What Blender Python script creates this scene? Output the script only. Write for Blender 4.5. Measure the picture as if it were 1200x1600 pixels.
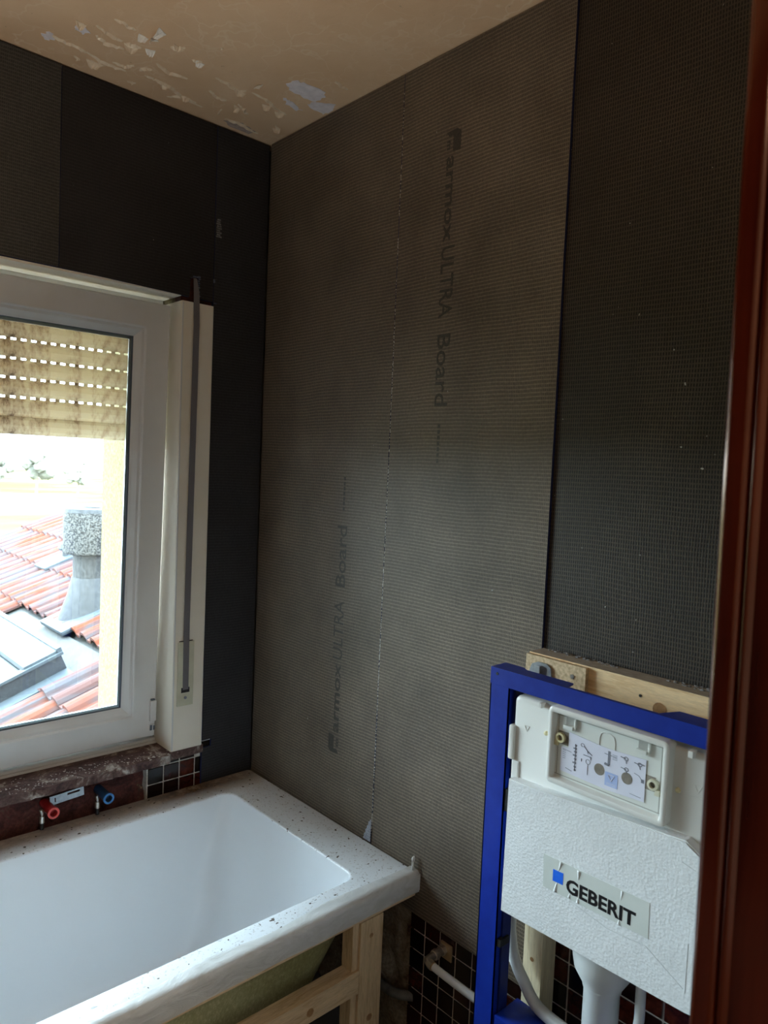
import bpy, bmesh, math, random
from mathutils import Vector, Matrix, noise
random.seed(7)
for o in list(bpy.data.objects): bpy.data.objects.remove(o)
SC = bpy.context.scene
COL = SC.collection
PI = math.pi

# ---------------------------------------------------------------- camera
cam_d = bpy.data.cameras.new('camera'); cam = bpy.data.objects.new('camera', cam_d); COL.objects.link(cam)
_C = Vector((-1.29566, -2.00651, 1.50359))
_F = Vector((0.67631096, 0.73413907, -0.06035993)); _R = Vector((0.73655581, -0.67503088, 0.04264791)); _U = Vector((0.00943532, 0.0733017, 0.99726518))
cam.matrix_world = Matrix(((_R.x, _U.x, -_F.x, _C.x), (_R.y, _U.y, -_F.y, _C.y), (_R.z, _U.z, -_F.z, _C.z), (0, 0, 0, 1)))
cam_d.sensor_fit = 'VERTICAL'; cam_d.sensor_height = 36.0; cam_d.lens = 1141.18 / 1600 * 36.0
cam_d.clip_start = 0.02; cam_d.clip_end = 500
cam_d.dof.use_dof = True; cam_d.dof.focus_distance = 1.8; cam_d.dof.aperture_fstop = 9.0
SC.camera = cam

# ---------------------------------------------------------------- light
SC.view_settings.view_transform = 'Standard'; SC.view_settings.look = 'None'
SC.view_settings.gamma = 1.0; SC.view_settings.use_curve_mapping = False
SC.view_settings.exposure = 1.32
W = bpy.data.worlds.new('overcast'); SC.world = W; W.use_nodes = True
wn = W.node_tree; wn.nodes.clear()
wo = wn.nodes.new('ShaderNodeOutputWorld'); wb = wn.nodes.new('ShaderNodeBackground')
wt = wn.nodes.new('ShaderNodeTexCoord'); wsx = wn.nodes.new('ShaderNodeSeparateXYZ')
wr = wn.nodes.new('ShaderNodeValToRGB')                      # overcast sky: brighter and bluer towards the zenith
wr.color_ramp.elements[0].position = 0.0; wr.color_ramp.elements[0].color = (0.68, 0.80, 0.90, 1)
wr.color_ramp.elements[1].position = 1.0; wr.color_ramp.elements[1].color = (0.64, 0.83, 1.0, 1)
wn.links.new(wt.outputs['Generated'], wsx.inputs[0]); wn.links.new(wsx.outputs['Z'], wr.inputs['Fac'])
wn.links.new(wr.outputs['Color'], wb.inputs['Color']); wn.links.new(wb.outputs[0], wo.inputs['Surface'])
wb.inputs['Strength'].default_value = 15.0

def area(name, loc, rot, sx, sy, power, col):
    l = bpy.data.lights.new(name, 'AREA'); l.shape = 'RECTANGLE'; l.size = sx; l.size_y = sy; l.energy = power; l.color = col
    o = bpy.data.objects.new(name, l); COL.objects.link(o); o.location = loc; o.rotation_euler = rot
    return o
# window portal (guides sky sampling, gives no light of its own)
po = area('window_portal', (-1.22, 0.46, 1.09), (-PI / 2, 0, 0), 1.85, 1.0, 1, (1, 1, 1)); po.data.cycles.is_portal = True
# added warm fill light in the hall, unseen behind the camera
HALL_FILL = area('hall_fill_light', (-1.15, -2.95, 2.40), (0, 0, 0), 0.5, 0.5, 6, (1.0, 0.86, 0.70))
# added bodiless fill light, unseen left of the view, aimed up to brighten the ceiling
CEIL_FILL = area('ceiling_fill_light', (-1.50, -1.20, 0.80), (PI, 0, 0), 0.30, 0.22, 3.2, (1.0, 0.84, 0.68)); CEIL_FILL.data.spread = math.radians(108)

# ---------------------------------------------------------------- helpers
def nt(name):
    m = bpy.data.materials.new(name); m.use_nodes = True
    t = m.node_tree; return m, t, t.nodes['Principled BSDF']
def N(t, kind, **kw):
    n = t.nodes.new(kind)
    for k, v in kw.items(): setattr(n, k, v)
    return n
def ramp(t, stops, fac=None):
    r = N(t, 'ShaderNodeValToRGB'); e = r.color_ramp.elements
    while len(e) < len(stops): e.new(0.5)
    for i, (p, c) in enumerate(stops):
        e[i].position = p; e[i].color = (c[0], c[1], c[2], 1) if len(c) == 3 else c
    if fac is not None: t.links.new(fac, r.inputs['Fac'])
    return r
def noise_tex(t, scale, detail=4, rough=0.55, vec=None, dist=0.0):
    n = N(t, 'ShaderNodeTexNoise'); n.inputs['Scale'].default_value = scale; n.inputs['Detail'].default_value = detail
    n.inputs['Roughness'].default_value = rough; n.inputs['Distortion'].default_value = dist
    if vec is not None: t.links.new(vec, n.inputs['Vector'])
    return n
def mix(t, a, b, fac, mode='MIX'):
    m = N(t, 'ShaderNodeMix'); m.data_type = 'RGBA'; m.blend_type = mode
    for s, v in ((m.inputs['Factor'], fac), (m.inputs[6], a), (m.inputs[7], b)):
        if hasattr(v, 'is_linked') or hasattr(v, 'links'): t.links.new(v, s)
        elif isinstance(v, (int, float)): s.default_value = v
        else: s.default_value = (v[0], v[1], v[2], 1)
    return m.outputs[2]
def math_(t, op, a, b=0.0, clamp=False):
    m = N(t, 'ShaderNodeMath'); m.operation = op; m.use_clamp = clamp
    for s, v in ((m.inputs[0], a), (m.inputs[1], b)):
        if isinstance(v, (int, float)): s.default_value = v
        else: t.links.new(v, s)
    return m.outputs[0]
def coords(t, out='Object', scale=(1, 1, 1)):
    tc = N(t, 'ShaderNodeTexCoord'); mp = N(t, 'ShaderNodeMapping'); mp.inputs['Scale'].default_value = scale
    t.links.new(tc.outputs[out], mp.inputs[0]); return mp.outputs[0]
def bump(t, b, h, strength=0.3, dist=0.002):
    n = N(t, 'ShaderNodeBump'); n.inputs['Strength'].default_value = strength; n.inputs['Distance'].default_value = dist
    t.links.new(h, n.inputs['Height']); t.links.new(n.outputs[0], b.inputs['Normal'])
_mc = {}
def mat(name, c1, c2=None, scale=20, rough=0.5, metal=0.0, bmp=0.0, bscale=None, stretch=(1, 1, 1), spec=0.5, lo=0.35, hi=0.65, bdist=0.002, detail=4):
    if name in _mc: return _mc[name]
    m, t, b = nt(name)
    b.inputs['Roughness'].default_value = rough; b.inputs['Metallic'].default_value = metal
    b.inputs['Specular IOR Level'].default_value = spec
    v = coords(t, 'Object', stretch)
    n = noise_tex(t, scale, detail, vec=v)
    r = ramp(t, [(lo, c1), (hi, c2 or tuple(min(1, x * 1.08) for x in c1))], n.outputs[0])
    t.links.new(r.outputs[0], b.inputs['Base Color'])
    if bmp:
        n2 = noise_tex(t, bscale or scale * 4, 4, vec=v); bump(t, b, n2.outputs[0], bmp, bdist)
    _mc[name] = m; return m

def obj(name, bm, m, parent=None, smooth=False, loc=None):
    me = bpy.data.meshes.new(name); bmesh.ops.recalc_face_normals(bm, faces=bm.faces); bm.to_mesh(me); bm.free()
    for mm in (m if isinstance(m, (list, tuple)) else [m]): me.materials.append(mm)
    if smooth:
        for p in me.polygons: p.use_smooth = True
        if smooth != 'all':
            try: me.set_sharp_from_angle(angle=math.radians(40))
            except Exception: pass
    o = bpy.data.objects.new(name, me); COL.objects.link(o)
    if parent is not None: o.parent = parent
    if loc: o.location = loc
    return o
def link_copy(o, name, parent):
    c = o.copy(); c.name = name; COL.objects.link(c); c.parent = parent; return c
def thing(name, label, cat, group=None, loc=(0, 0, 0)):
    o = bpy.data.objects.new(name, None); COL.objects.link(o); o.location = loc; o.empty_display_size = 0.05
    tag(o, label, cat, group); return o
def tag(o, label, cat, group=None):
    o['label'] = label; o['category'] = cat
    if group: o['group'] = group
    return o
def structure(o): o['kind'] = 'structure'; return o
def box(bm, x0, x1, y0, y1, z0, z1, bev=0.0, mi=0):
    r = bmesh.ops.create_cube(bm, size=1.0); vs = r['verts']
    for v in vs:
        v.co = Vector((x0 if v.co.x < 0 else x1, y0 if v.co.y < 0 else y1, z0 if v.co.z < 0 else z1))
    fs = list({f for v in vs for f in v.link_faces})
    for f in fs: f.material_index = mi
    if bev > 0:
        es = list({e for v in vs for e in v.link_edges})
        r = bmesh.ops.bevel(bm, geom=es, offset=bev, segments=2, profile=0.7, affect='EDGES')
        for f in r['faces']: f.material_index = mi
    return fs
def B(*a, **k):
    bm = bmesh.new(); box(bm, *a, **k); return bm
def tube(bm, pts, rad, n=12, caps=True):
    pts = [Vector(p) for p in pts]; rads = rad if isinstance(rad, (list, tuple)) else [rad] * len(pts)
    rings = []; up = Vector((0, 0, 1)); prev = None
    for i, p in enumerate(pts):
        d = (pts[min(i + 1, len(pts) - 1)] - pts[max(i - 1, 0)]).normalized()
        if prev is None:
            a = up if abs(d.z) < 0.9 else Vector((1, 0, 0)); u = d.cross(a).normalized()
        else:
            u = (prev - d * prev.dot(d)).normalized()
        prev = u; w = d.cross(u)
        rings.append([bm.verts.new(p + (u * math.cos(2 * PI * k / n) + w * math.sin(2 * PI * k / n)) * rads[i]) for k in range(n)])
    for a, b in zip(rings, rings[1:]):
        for k in range(n): bm.faces.new((a[k], a[(k + 1) % n], b[(k + 1) % n], b[k]))
    if caps:
        bm.faces.new(rings[0]); bm.faces.new(rings[-1])
def spline(pts, n=6):
    pts = [Vector(p) for p in pts]; out = []
    for i in range(len(pts) - 1):
        p0 = pts[max(i - 1, 0)]; p1 = pts[i]; p2 = pts[i + 1]; p3 = pts[min(i + 2, len(pts) - 1)]
        for k in range(n):
            s = k / n
            out.append(0.5 * ((2 * p1) + (p2 - p0) * s + (2 * p0 - 5 * p1 + 4 * p2 - p3) * s * s + (3 * p1 - p0 - 3 * p2 + p3) * s ** 3))
    out.append(pts[-1]); return out
def prism(bm, poly, axis, a, b, mi=0):
    """extrude a 2-D polygon along an axis; poly coordinates are the other two axes in order"""
    def P(u, v, w):
        return {'x': (w, u, v), 'y': (u, w, v), 'z': (u, v, w)}[axis]
    A = [bm.verts.new(P(u, v, a)) for u, v in poly]; Bv = [bm.verts.new(P(u, v, b)) for u, v in poly]
    fs = [bm.faces.new(A), bm.faces.new(Bv)]
    for i in range(len(poly)):
        j = (i + 1) % len(poly); fs.append(bm.faces.new((A[i], A[j], Bv[j], Bv[i])))
    for f in fs: f.material_index = mi
    return fs
def rrect(x0, x1, y0, y1, r, n=6):
    pts = []
    for cx, cy, a0 in ((x1 - r, y1 - r, 0), (x0 + r, y1 - r, 90), (x0 + r, y0 + r, 180), (x1 - r, y0 + r, 270)):
        for k in range(n + 1):
            a = math.radians(a0 + 90 * k / n); pts.append((cx + r * math.cos(a), cy + r * math.sin(a)))
    return pts
def loft(bm, rings, cap0=False, cap1=False):
    R = [[bm.verts.new(p) for p in ring] for ring in rings]; n = len(R[0])
    for a, b in zip(R, R[1:]):
        for k in range(n): bm.faces.new((a[k], a[(k + 1) % n], b[(k + 1) % n], b[k]))
    if cap0: bm.faces.new(R[0])
    if cap1: bm.faces.new(R[-1])
def lathe(bm, prof, c, n=20, axis='z'):
    rings = []
    for r, h in prof:
        ring = []
        for k in range(n):
            a = 2 * PI * k / n; u, v = r * math.cos(a), r * math.sin(a)
            ring.append({'z': (c[0] + u, c[1] + v, c[2] + h), 'x': (c[0] + h, c[1] + u, c[2] + v), 'y': (c[0] + u, c[1] + h, c[2] + v)}[axis])
        rings.append(ring)
    loft(bm, rings, True, True)
def text_mesh(s, size, M, ext=0.0002, offset=0.0, width=None):
    """flat lettering as a mesh: baseline origin, transformed by M"""
    cu = bpy.data.curves.new('lettering', 'FONT'); cu.body = s; cu.size = size; cu.extrude = ext; cu.offset = offset; cu.resolution_u = 3
    o = bpy.data.objects.new('lettering', cu); COL.objects.link(o)
    bpy.context.view_layer.update()
    dg = bpy.context.evaluated_depsgraph_get(); me = bpy.data.meshes.new_from_object(o.evaluated_get(dg))
    bpy.data.objects.remove(o); bm = bmesh.new(); bm.from_mesh(me); bpy.data.meshes.remove(me)
    xs = [v.co.x for v in bm.verts]
    if width and xs:
        x0, x1 = min(xs), max(xs); k = width / (x1 - x0)
        for v in bm.verts: v.co.x = (v.co.x - x0) * k
    bmesh.ops.transform(bm, matrix=M, verts=bm.verts); return bm
def merge(dst, src):
    me = bpy.data.meshes.new('t'); src.to_mesh(me); src.free(); dst.from_mesh(me); bpy.data.meshes.remove(me)

# ---------------------------------------------------------------- materials
def board_mat(name, strand, gap, u, pu=0.0045, pv=0.0086, su=0.62, rough=0.55, dust=0.25, sv=0.85):
    m, t, b = nt(name); v = coords(t)
    sp = N(t, 'ShaderNodeSeparateXYZ'); t.links.new(v, sp.inputs[0])
    wob = noise_tex(t, 3.0, 2, vec=v)
    def comb(sock, p, sharp):
        w = math_(t, 'MULTIPLY', wob.outputs[0], 0.02)
        s = math_(t, 'ADD', sock, w)
        a = math_(t, 'MULTIPLY', s, 2 * PI / p); c = math_(t, 'SINE', a)
        c = math_(t, 'MULTIPLY', math_(t, 'ADD', c, sharp), 1 / (1 + sharp), True)
        return c
    cu = comb(sp.outputs[u], pu, 0.3); cv = comb(sp.outputs['Z'], pv, 0.1)
    cu = math_(t, 'MULTIPLY', cu, su); cv = math_(t, 'MULTIPLY', cv, sv)
    h = math_(t, 'MAXIMUM', cu, cv)
    n1 = noise_tex(t, 5.0, 5, 0.6, vec=v); n2 = noise_tex(t, 160.0, 3, vec=v)
    col = mix(t, gap, strand, h)
    k1 = ramp(t, [(0.3, (1 - dust,) * 3), (0.7, (1 + dust,) * 3)], n1.outputs[0])
    k2 = ramp(t, [(0.25, (0.75,) * 3), (0.75, (1.25,) * 3)], n2.outputs[0])
    col = mix(t, col, k1.outputs[0], 1.0, 'MULTIPLY'); col = mix(t, col, k2.outputs[0], 1.0, 'MULTIPLY')
    n3 = noise_tex(t, 90.0, 1, vec=v); fl = ramp(t, [(0.80, (0, 0, 0)), (0.83, (1, 1, 1))], n3.outputs[0])
    col = mix(t, col, (0.35, 0.35, 0.33), fl.outputs[0])
    t.links.new(col, b.inputs['Base Color']); b.inputs['Roughness'].default_value = rough
    b.inputs['Specular IOR Level'].default_value = 0.35
    bump(t, b, h, 0.35, 0.0006)
    return m
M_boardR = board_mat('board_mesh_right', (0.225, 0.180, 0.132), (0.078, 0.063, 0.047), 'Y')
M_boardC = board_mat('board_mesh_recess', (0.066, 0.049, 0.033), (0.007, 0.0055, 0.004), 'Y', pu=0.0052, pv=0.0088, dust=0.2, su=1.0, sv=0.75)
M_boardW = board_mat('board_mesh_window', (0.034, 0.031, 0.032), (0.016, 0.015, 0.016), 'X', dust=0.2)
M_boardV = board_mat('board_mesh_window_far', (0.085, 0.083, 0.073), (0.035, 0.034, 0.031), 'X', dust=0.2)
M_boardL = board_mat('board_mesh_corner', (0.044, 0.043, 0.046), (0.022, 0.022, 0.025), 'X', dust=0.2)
M_xps = mat('blue_foam_core', (0.012, 0.020, 0.085), (0.018, 0.030, 0.13), 300, 0.7)
M_print = mat('dark_board_print', (0.036, 0.032, 0.025), (0.060, 0.053, 0.042), 200, 0.6)
M_mortar = mat('grey_mortar', (0.12, 0.12, 0.12), (0.30, 0.30, 0.30), 120, 0.85, bmp=0.4)
M_mesh = mat('light_mesh_scrap', (0.34, 0.38, 0.46), (0.62, 0.66, 0.74), 300, 0.7)

def tile_mat():
    m, t, b = nt('brown_mosaic_glaze'); v = coords(t)
    oi = N(t, 'ShaderNodeObjectInfo')
    r = ramp(t, [(0.0, (0.003, 0.0015, 0.002)), (0.45, (0.008, 0.003, 0.003)), (0.8, (0.028, 0.006, 0.005)), (1.0, (0.075, 0.012, 0.006))], oi.outputs['Random'])
    n = noise_tex(t, 60, 5, vec=v); k = ramp(t, [(0.35, (0.45,) * 3), (0.7, (1.7,) * 3)], n.outputs[0])
    t.links.new(mix(t, r.outputs[0], k.outputs[0], 1.0, 'MULTIPLY'), b.inputs['Base Color'])
    b.inputs['Roughness'].default_value = 0.22
    n2 = noise_tex(t, 35, 2, vec=v); bump(t, b, n2.outputs[0], 0.25, 0.002)
    return m
M_tile = tile_mat()
M_grout = mat('pale_grout', (0.46, 0.42, 0.36), (0.66, 0.62, 0.55), 80, 0.9)
M_plaster = mat('grey_wall_plaster', (0.20, 0.18, 0.16), (0.30, 0.28, 0.25), 8, 0.9, bmp=0.3)
M_hallw = mat('hall_white_paint', (0.62, 0.57, 0.50), (0.68, 0.63, 0.56), 4, 0.8)

def masonry_mat(name, cols):
    m, t, b = nt(name); v = coords(t)
    n = noise_tex(t, 14, 6, 0.65, vec=v, dist=0.8); r = ramp(t, cols, n.outputs[0])
    n2 = noise_tex(t, 130, 4, vec=v); k = ramp(t, [(0.3, (0.6,) * 3), (0.75, (1.4,) * 3)], n2.outputs[0])
    t.links.new(mix(t, r.outputs[0], k.outputs[0], 1.0, 'MULTIPLY'), b.inputs['Base Color'])
    b.inputs['Roughness'].default_value = 0.85; bump(t, b, n2.outputs[0], 0.6, 0.004)
    return m
M_redmason = masonry_mat('red_broken_masonry', [(0.30, (0.030, 0.008, 0.008)), (0.48, (0.075, 0.020, 0.017)), (0.58, (0.12, 0.035, 0.028)), (0.66, (0.10, 0.06, 0.045)), (0.72, (0.38, 0.27, 0.15))])
M_tanmason = masonry_mat('tan_broken_masonry', [(0.30, (0.09, 0.03, 0.018)), (0.40, (0.22, 0.15, 0.09)), (0.55, (0.32, 0.25, 0.17)), (0.72, (0.42, 0.36, 0.27))])
M_sill = masonry_mat('reddish_stone_sill', [(0.30, (0.030, 0.017, 0.016)), (0.45, (0.085, 0.045, 0.042)), (0.55, (0.14, 0.088, 0.075)), (0.60, (0.30, 0.25, 0.22)), (0.72, (0.55, 0.52, 0.48))])

def ceiling_mat():
    m, t, b = nt('tan_ceiling_paint'); v = coords(t)
    n = noise_tex(t, 2.2, 4, 0.6, vec=v)
    base = ramp(t, [(0.3, (0.66, 0.445, 0.265)), (0.7, (0.78, 0.57, 0.375))], n.outputs[0])
    nd = noise_tex(t, 7, 3, vec=v)
    vo = N(t, 'ShaderNodeTexVoronoi'); vo.feature = 'DISTANCE_TO_EDGE'; vo.inputs['Scale'].default_value = 13
    vv = mix(t, v, nd.outputs['Color'], 0.22); t.links.new(vv, vo.inputs['Vector'])
    ln = ramp(t, [(0.0, (1, 1, 1)), (0.045, (0, 0, 0))], vo.outputs['Distance'])
    nm = noise_tex(t, 3.5, 3, vec=v); mk = ramp(t, [(0.42, (0, 0, 0)), (0.62, (0.55,) * 3)], nm.outputs[0])
    f = math_(t, 'MULTIPLY', ln.outputs[0], mk.outputs[0])
    col = mix(t, base.outputs[0], (0.84, 0.70, 0.52), f)
    sp = noise_tex(t, 70, 3, vec=v); s = ramp(t, [(0.72, (0, 0, 0)), (0.78, (0.6,) * 3)], sp.outputs[0])
    col = mix(t, col, (0.30, 0.20, 0.12), s.outputs[0])
    t.links.new(col, b.inputs['Base Color']); b.inputs['Roughness'].default_value = 0.75
    n3 = noise_tex(t, 18, 6, vec=v); bump(t, b, n3.outputs[0], 0.35, 0.006)
    return m
M_ceil = ceiling_mat()
M_flake = mat('curled_paint_flake', (0.74, 0.59, 0.42), (0.84, 0.72, 0.56), 60, 0.7)
M_bare = mat('bare_ceiling_plaster', (0.74, 0.71, 0.76), (0.86, 0.83, 0.88), 60, 0.9, bmp=0.3)
M_white_flake = mat('white_plaster_flake', (0.84, 0.80, 0.74), (0.90, 0.87, 0.82), 60, 0.8)

M_pvc = mat('white_window_plastic', (0.66, 0.645, 0.62), (0.72, 0.71, 0.69), 6, 0.33)
M_pvcin = mat('white_reveal_plastic', (0.82, 0.76, 0.64), (0.86, 0.80, 0.69), 6, 0.4)
M_gasket = mat('dark_glazing_gasket', (0.09, 0.11, 0.14), None, 30, 0.6)
M_alu = mat('silver_spacer', (0.55, 0.60, 0.65), None, 30, 0.35, 0.4)
M_cream = mat('cream_plastic', (0.56, 0.54, 0.40), (0.62, 0.60, 0.46), 20, 0.4)
M_strap = mat('grey_woven_strap', (0.135, 0.13, 0.14), (0.19, 0.18, 0.19), 400, 0.8, stretch=(1, 1, 6))
M_black = mat('black_void', (0.008, 0.008, 0.009), None, 20, 0.6)
M_floor = mat('bare_screed_floor', (0.14, 0.13, 0.12), (0.22, 0.20, 0.18), 6, 0.9, bmp=0.3)

def glass_mat():
    m, t, b = nt('window_glass'); t.nodes.remove(b)
    out = t.nodes['Material Output']; tr = N(t, 'ShaderNodeBsdfTransparent'); tr.inputs['Color'].default_value = (0.93, 0.96, 0.95, 1)
    gl = N(t, 'ShaderNodeBsdfGlossy'); gl.inputs['Roughness'].default_value = 0.02
    fr = N(t, 'ShaderNodeFresnel'); fr.inputs['IOR'].default_value = 1.5
    n = noise_tex(t, 3, 2); k = math_(t, 'ADD', fr.outputs[0], math_(t, 'MULTIPLY', n.outputs[0], 0.01))
    mx = N(t, 'ShaderNodeMixShader'); t.links.new(k, mx.inputs[0]); t.links.new(tr.outputs[0], mx.inputs[1]); t.links.new(gl.outputs[0], mx.inputs[2])
    t.links.new(mx.outputs[0], out.inputs['Surface']); return m
M_glass = glass_mat()

def tub_mat():
    m, t, b = nt('white_acrylic'); v = coords(t)
    sp = N(t, 'ShaderNodeSeparateXYZ'); t.links.new(v, sp.inputs[0])
    # sandy dirt lying on the flat rim along the window wall, densest by the corner
    n = noise_tex(t, 24, 6, 0.7, vec=v); n2 = noise_tex(t, 300, 2, vec=v)
    yy = math_(t, 'ADD', sp.outputs['Y'], math_(t, 'MULTIPLY', n.outputs[0], 0.07))
    dy = ramp(t, [(0.0, (0,) * 3), (1.0, (1,) * 3)], math_(t, 'MULTIPLY', math_(t, 'ADD', yy, 0.085), 14, True))
    dx = ramp(t, [(0.0, (0.55,) * 3), (0.60, (0.55,) * 3), (0.78, (1.0,) * 3), (0.93, (0.75,) * 3), (1.0, (0.6,) * 3)], math_(t, 'ADD', sp.outputs['X'], 1.0))
    tp = math_(t, 'GREATER_THAN', sp.outputs['Z'], 0.4935)
    d = math_(t, 'MULTIPLY', math_(t, 'MULTIPLY', dy.outputs[0], dx.outputs[0]), tp)
    dc = ramp(t, [(0.40, (0.09, 0.048, 0.02)), (0.52, (0.21, 0.13, 0.07)), (0.66, (0.46, 0.37, 0.28))], n.outputs[0])
    col = mix(t, (0.84, 0.89, 0.93), dc.outputs[0], d)
    s1 = ramp(t, [(0.70, (0,) * 3), (0.72, (1,) * 3)], noise_tex(t, 70, 1, vec=v).outputs[0])
    s = math_(t, 'MULTIPLY', s1.outputs[0], tp)
    col = mix(t, col, (0.12, 0.10, 0.085), s)
    gr = ramp(t, [(0.60, (0,) * 3), (0.68, (0.5,) * 3)], noise_tex(t, 190, 2, vec=v).outputs[0])
    col = mix(t, col, (0.30, 0.26, 0.22), math_(t, 'MULTIPLY', gr.outputs[0], tp))
    t.links.new(col, b.inputs['Base Color']); b.inputs['Roughness'].default_value = 0.22
    b.inputs['Roughness'].default_value = 0.25
    return m
M_tub = tub_mat()
def shell_mat():
    m, t, b = nt('greenish_fibreglass'); v = coords(t, 'Object', (1, 1, 0.6))
    n = noise_tex(t, 160, 5, 0.7, vec=v); n1 = noise_tex(t, 5, 3, vec=v)
    r = ramp(t, [(0.3, (0.30, 0.30, 0.15)), (0.55, (0.42, 0.42, 0.24)), (0.72, (0.62, 0.62, 0.42))], n.outputs[0])
    k = ramp(t, [(0.35, (0.7, 0.66, 0.5)), (0.65, (1.1,) * 3)], n1.outputs[0])
    t.links.new(mix(t, r.outputs[0], k.outputs[0], 1.0, 'MULTIPLY'), b.inputs['Base Color']); b.inputs['Roughness'].default_value = 0.4
    bump(t, b, n.outputs[0], 0.3, 0.002); return m
M_shell = shell_mat()
def film_mat():
    m, t, b = nt('crumpled_protective_film'); v = coords(t, 'Object', (1, 1.0, 2.5))
    n = noise_tex(t, 14, 5, 0.6, vec=v, dist=1.5); bump(t, b, n.outputs[0], 0.8, 0.005)
    r = ramp(t, [(0.35, (0.66, 0.66, 0.63)), (0.65, (0.80, 0.80, 0.78))], n.outputs[0]); t.links.new(r.outputs[0], b.inputs['Base Color'])
    b.inputs['Roughness'].default_value = 0.28; b.inputs['Alpha'].default_value = 0.75
    return m
M_film = film_mat()
def wood_mat(name, a, c, axis_scale, rings=40, knots=()):
    m, t, b = nt(name); v = coords(t, 'Object', axis_scale)
    n = noise_tex(t, rings, 5, 0.6, vec=v, dist=0.6); r = ramp(t, [(0.32, c), (0.5, a), (0.68, tuple(x * 1.12 for x in a))], n.outputs[0])
    n2 = noise_tex(t, 300, 2, vec=v); k = ramp(t, [(0.3, (0.88,) * 3), (0.7, (1.08,) * 3)], n2.outputs[0])
    t.links.new(mix(t, r.outputs[0], k.outputs[0], 1.0, 'MULTIPLY'), b.inputs['Base Color']); b.inputs['Roughness'].default_value = 0.65
    bump(t, b, n.outputs[0], 0.15, 0.001); return m
M_pineX = wood_mat('pine_grain_along_x', (0.68, 0.50, 0.30), (0.52, 0.33, 0.17), (0.25, 2.2, 2.2))
M_pineY = wood_mat('pine_grain_along_y', (0.88, 0.66, 0.38), (0.72, 0.46, 0.21), (2.2, 0.22, 2.2))
M_pineZ = wood_mat('pine_grain_along_z', (0.68, 0.50, 0.30), (0.52, 0.33, 0.17), (2.2, 2.2, 0.22))
M_stud = wood_mat('pale_stud_grain', (0.78, 0.66, 0.44), (0.62, 0.48, 0.28), (2.5, 2.5, 0.2))
M_osb = mat('chipboard', (0.46, 0.33, 0.19), (0.72, 0.56, 0.36), 160, 0.8, bmp=0.3)
M_dusty = mat('dusty_sawn_wood', (0.30, 0.25, 0.19), (0.46, 0.40, 0.32), 90, 0.9, bmp=0.4, stretch=(3, 0.5, 3))
M_knot = mat('wood_knot', (0.30, 0.15, 0.06), (0.45, 0.26, 0.11), 90, 0.6)
M_blue = mat('blue_powder_coat', (0.003, 0.020, 0.25), (0.005, 0.028, 0.30), 30, 0.42, bmp=0.05, bscale=400, spec=0.3)
M_bluedark = mat('blue_coat_shaded', (0.003, 0.010, 0.09), (0.004, 0.014, 0.13), 30, 0.5)  # darker copy of the blue coat, channel shade put into the colour
M_cist = mat('white_cistern_plastic', (0.68, 0.68, 0.64), (0.72, 0.72, 0.69), 5, 0.35)
M_recess = mat('white_recess_plastic', (0.66, 0.68, 0.64), (0.70, 0.72, 0.68), 5, 0.45)
def eps_mat():
    m, t, b = nt('white_foam_beads'); v = coords(t)
    vo = N(t, 'ShaderNodeTexVoronoi'); vo.inputs['Scale'].default_value = 230; t.links.new(v, vo.inputs['Vector'])
    n = noise_tex(t, 9, 5, 0.6, vec=v)
    r = ramp(t, [(0.3, (0.66, 0.68, 0.68)), (0.65, (0.74, 0.76, 0.76))], n.outputs[0])
    t.links.new(r.outputs[0], b.inputs['Base Color']); b.inputs['Roughness'].default_value = 0.65
    h = math_(t, 'ADD', math_(t, 'MULTIPLY', vo.outputs['Distance'], 0.5), n.outputs[0]); bump(t, b, h, 0.45, 0.0022)
    return m
M_eps = eps_mat()
M_label = mat('clear_label_film', (0.58, 0.62, 0.58), (0.63, 0.66, 0.62), 15, 0.3)
M_ink = mat('black_ink', (0.008, 0.008, 0.010), None, 30, 0.4)
M_inkgrey = mat('grey_ink', (0.16, 0.17, 0.22), (0.22, 0.23, 0.28), 80, 0.6)
M_logo_blue = mat('logo_blue', (0.01, 0.12, 0.72), (0.02, 0.16, 0.80), 40, 0.35)
M_paper = mat('white_paper', (0.68, 0.69, 0.80), (0.73, 0.74, 0.84), 15, 0.6)
M_paperblue = mat('light_blue_print', (0.36, 0.46, 0.76), (0.42, 0.52, 0.80), 50, 0.6)
M_yellowp = mat('yellowed_plastic', (0.62, 0.55, 0.30), (0.70, 0.64, 0.40), 30, 0.4)
M_greyp = mat('grey_conduit_plastic', (0.52, 0.53, 0.52), (0.60, 0.61, 0.60), 10, 0.4)
M_whitep = mat('white_pipe_plastic', (0.66, 0.69, 0.68), (0.72, 0.75, 0.74), 10, 0.28)
M_steel = mat('worn_nickel', (0.42, 0.38, 0.34), (0.62, 0.58, 0.52), 60, 0.32, 0.85)
M_brass = mat('dull_brass', (0.42, 0.30, 0.16), (0.55, 0.42, 0.24), 60, 0.4, 0.6)
M_bracket = mat('galvanised_steel', (0.30, 0.32, 0.34), (0.42, 0.44, 0.47), 60, 0.35, 0.7)
M_redp = mat('red_plug', (0.26, 0.012, 0.014), (0.40, 0.02, 0.02), 30, 0.35)
M_redrim = mat('red_plug_rim', (0.62, 0.07, 0.06), None, 30, 0.35)
M_bluep = mat('dark_blue_plug', (0.012, 0.04, 0.10), (0.02, 0.06, 0.15), 30, 0.35)
M_bluerim = mat('blue_plug_rim', (0.03, 0.16, 0.42), None, 30, 0.35)
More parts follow.
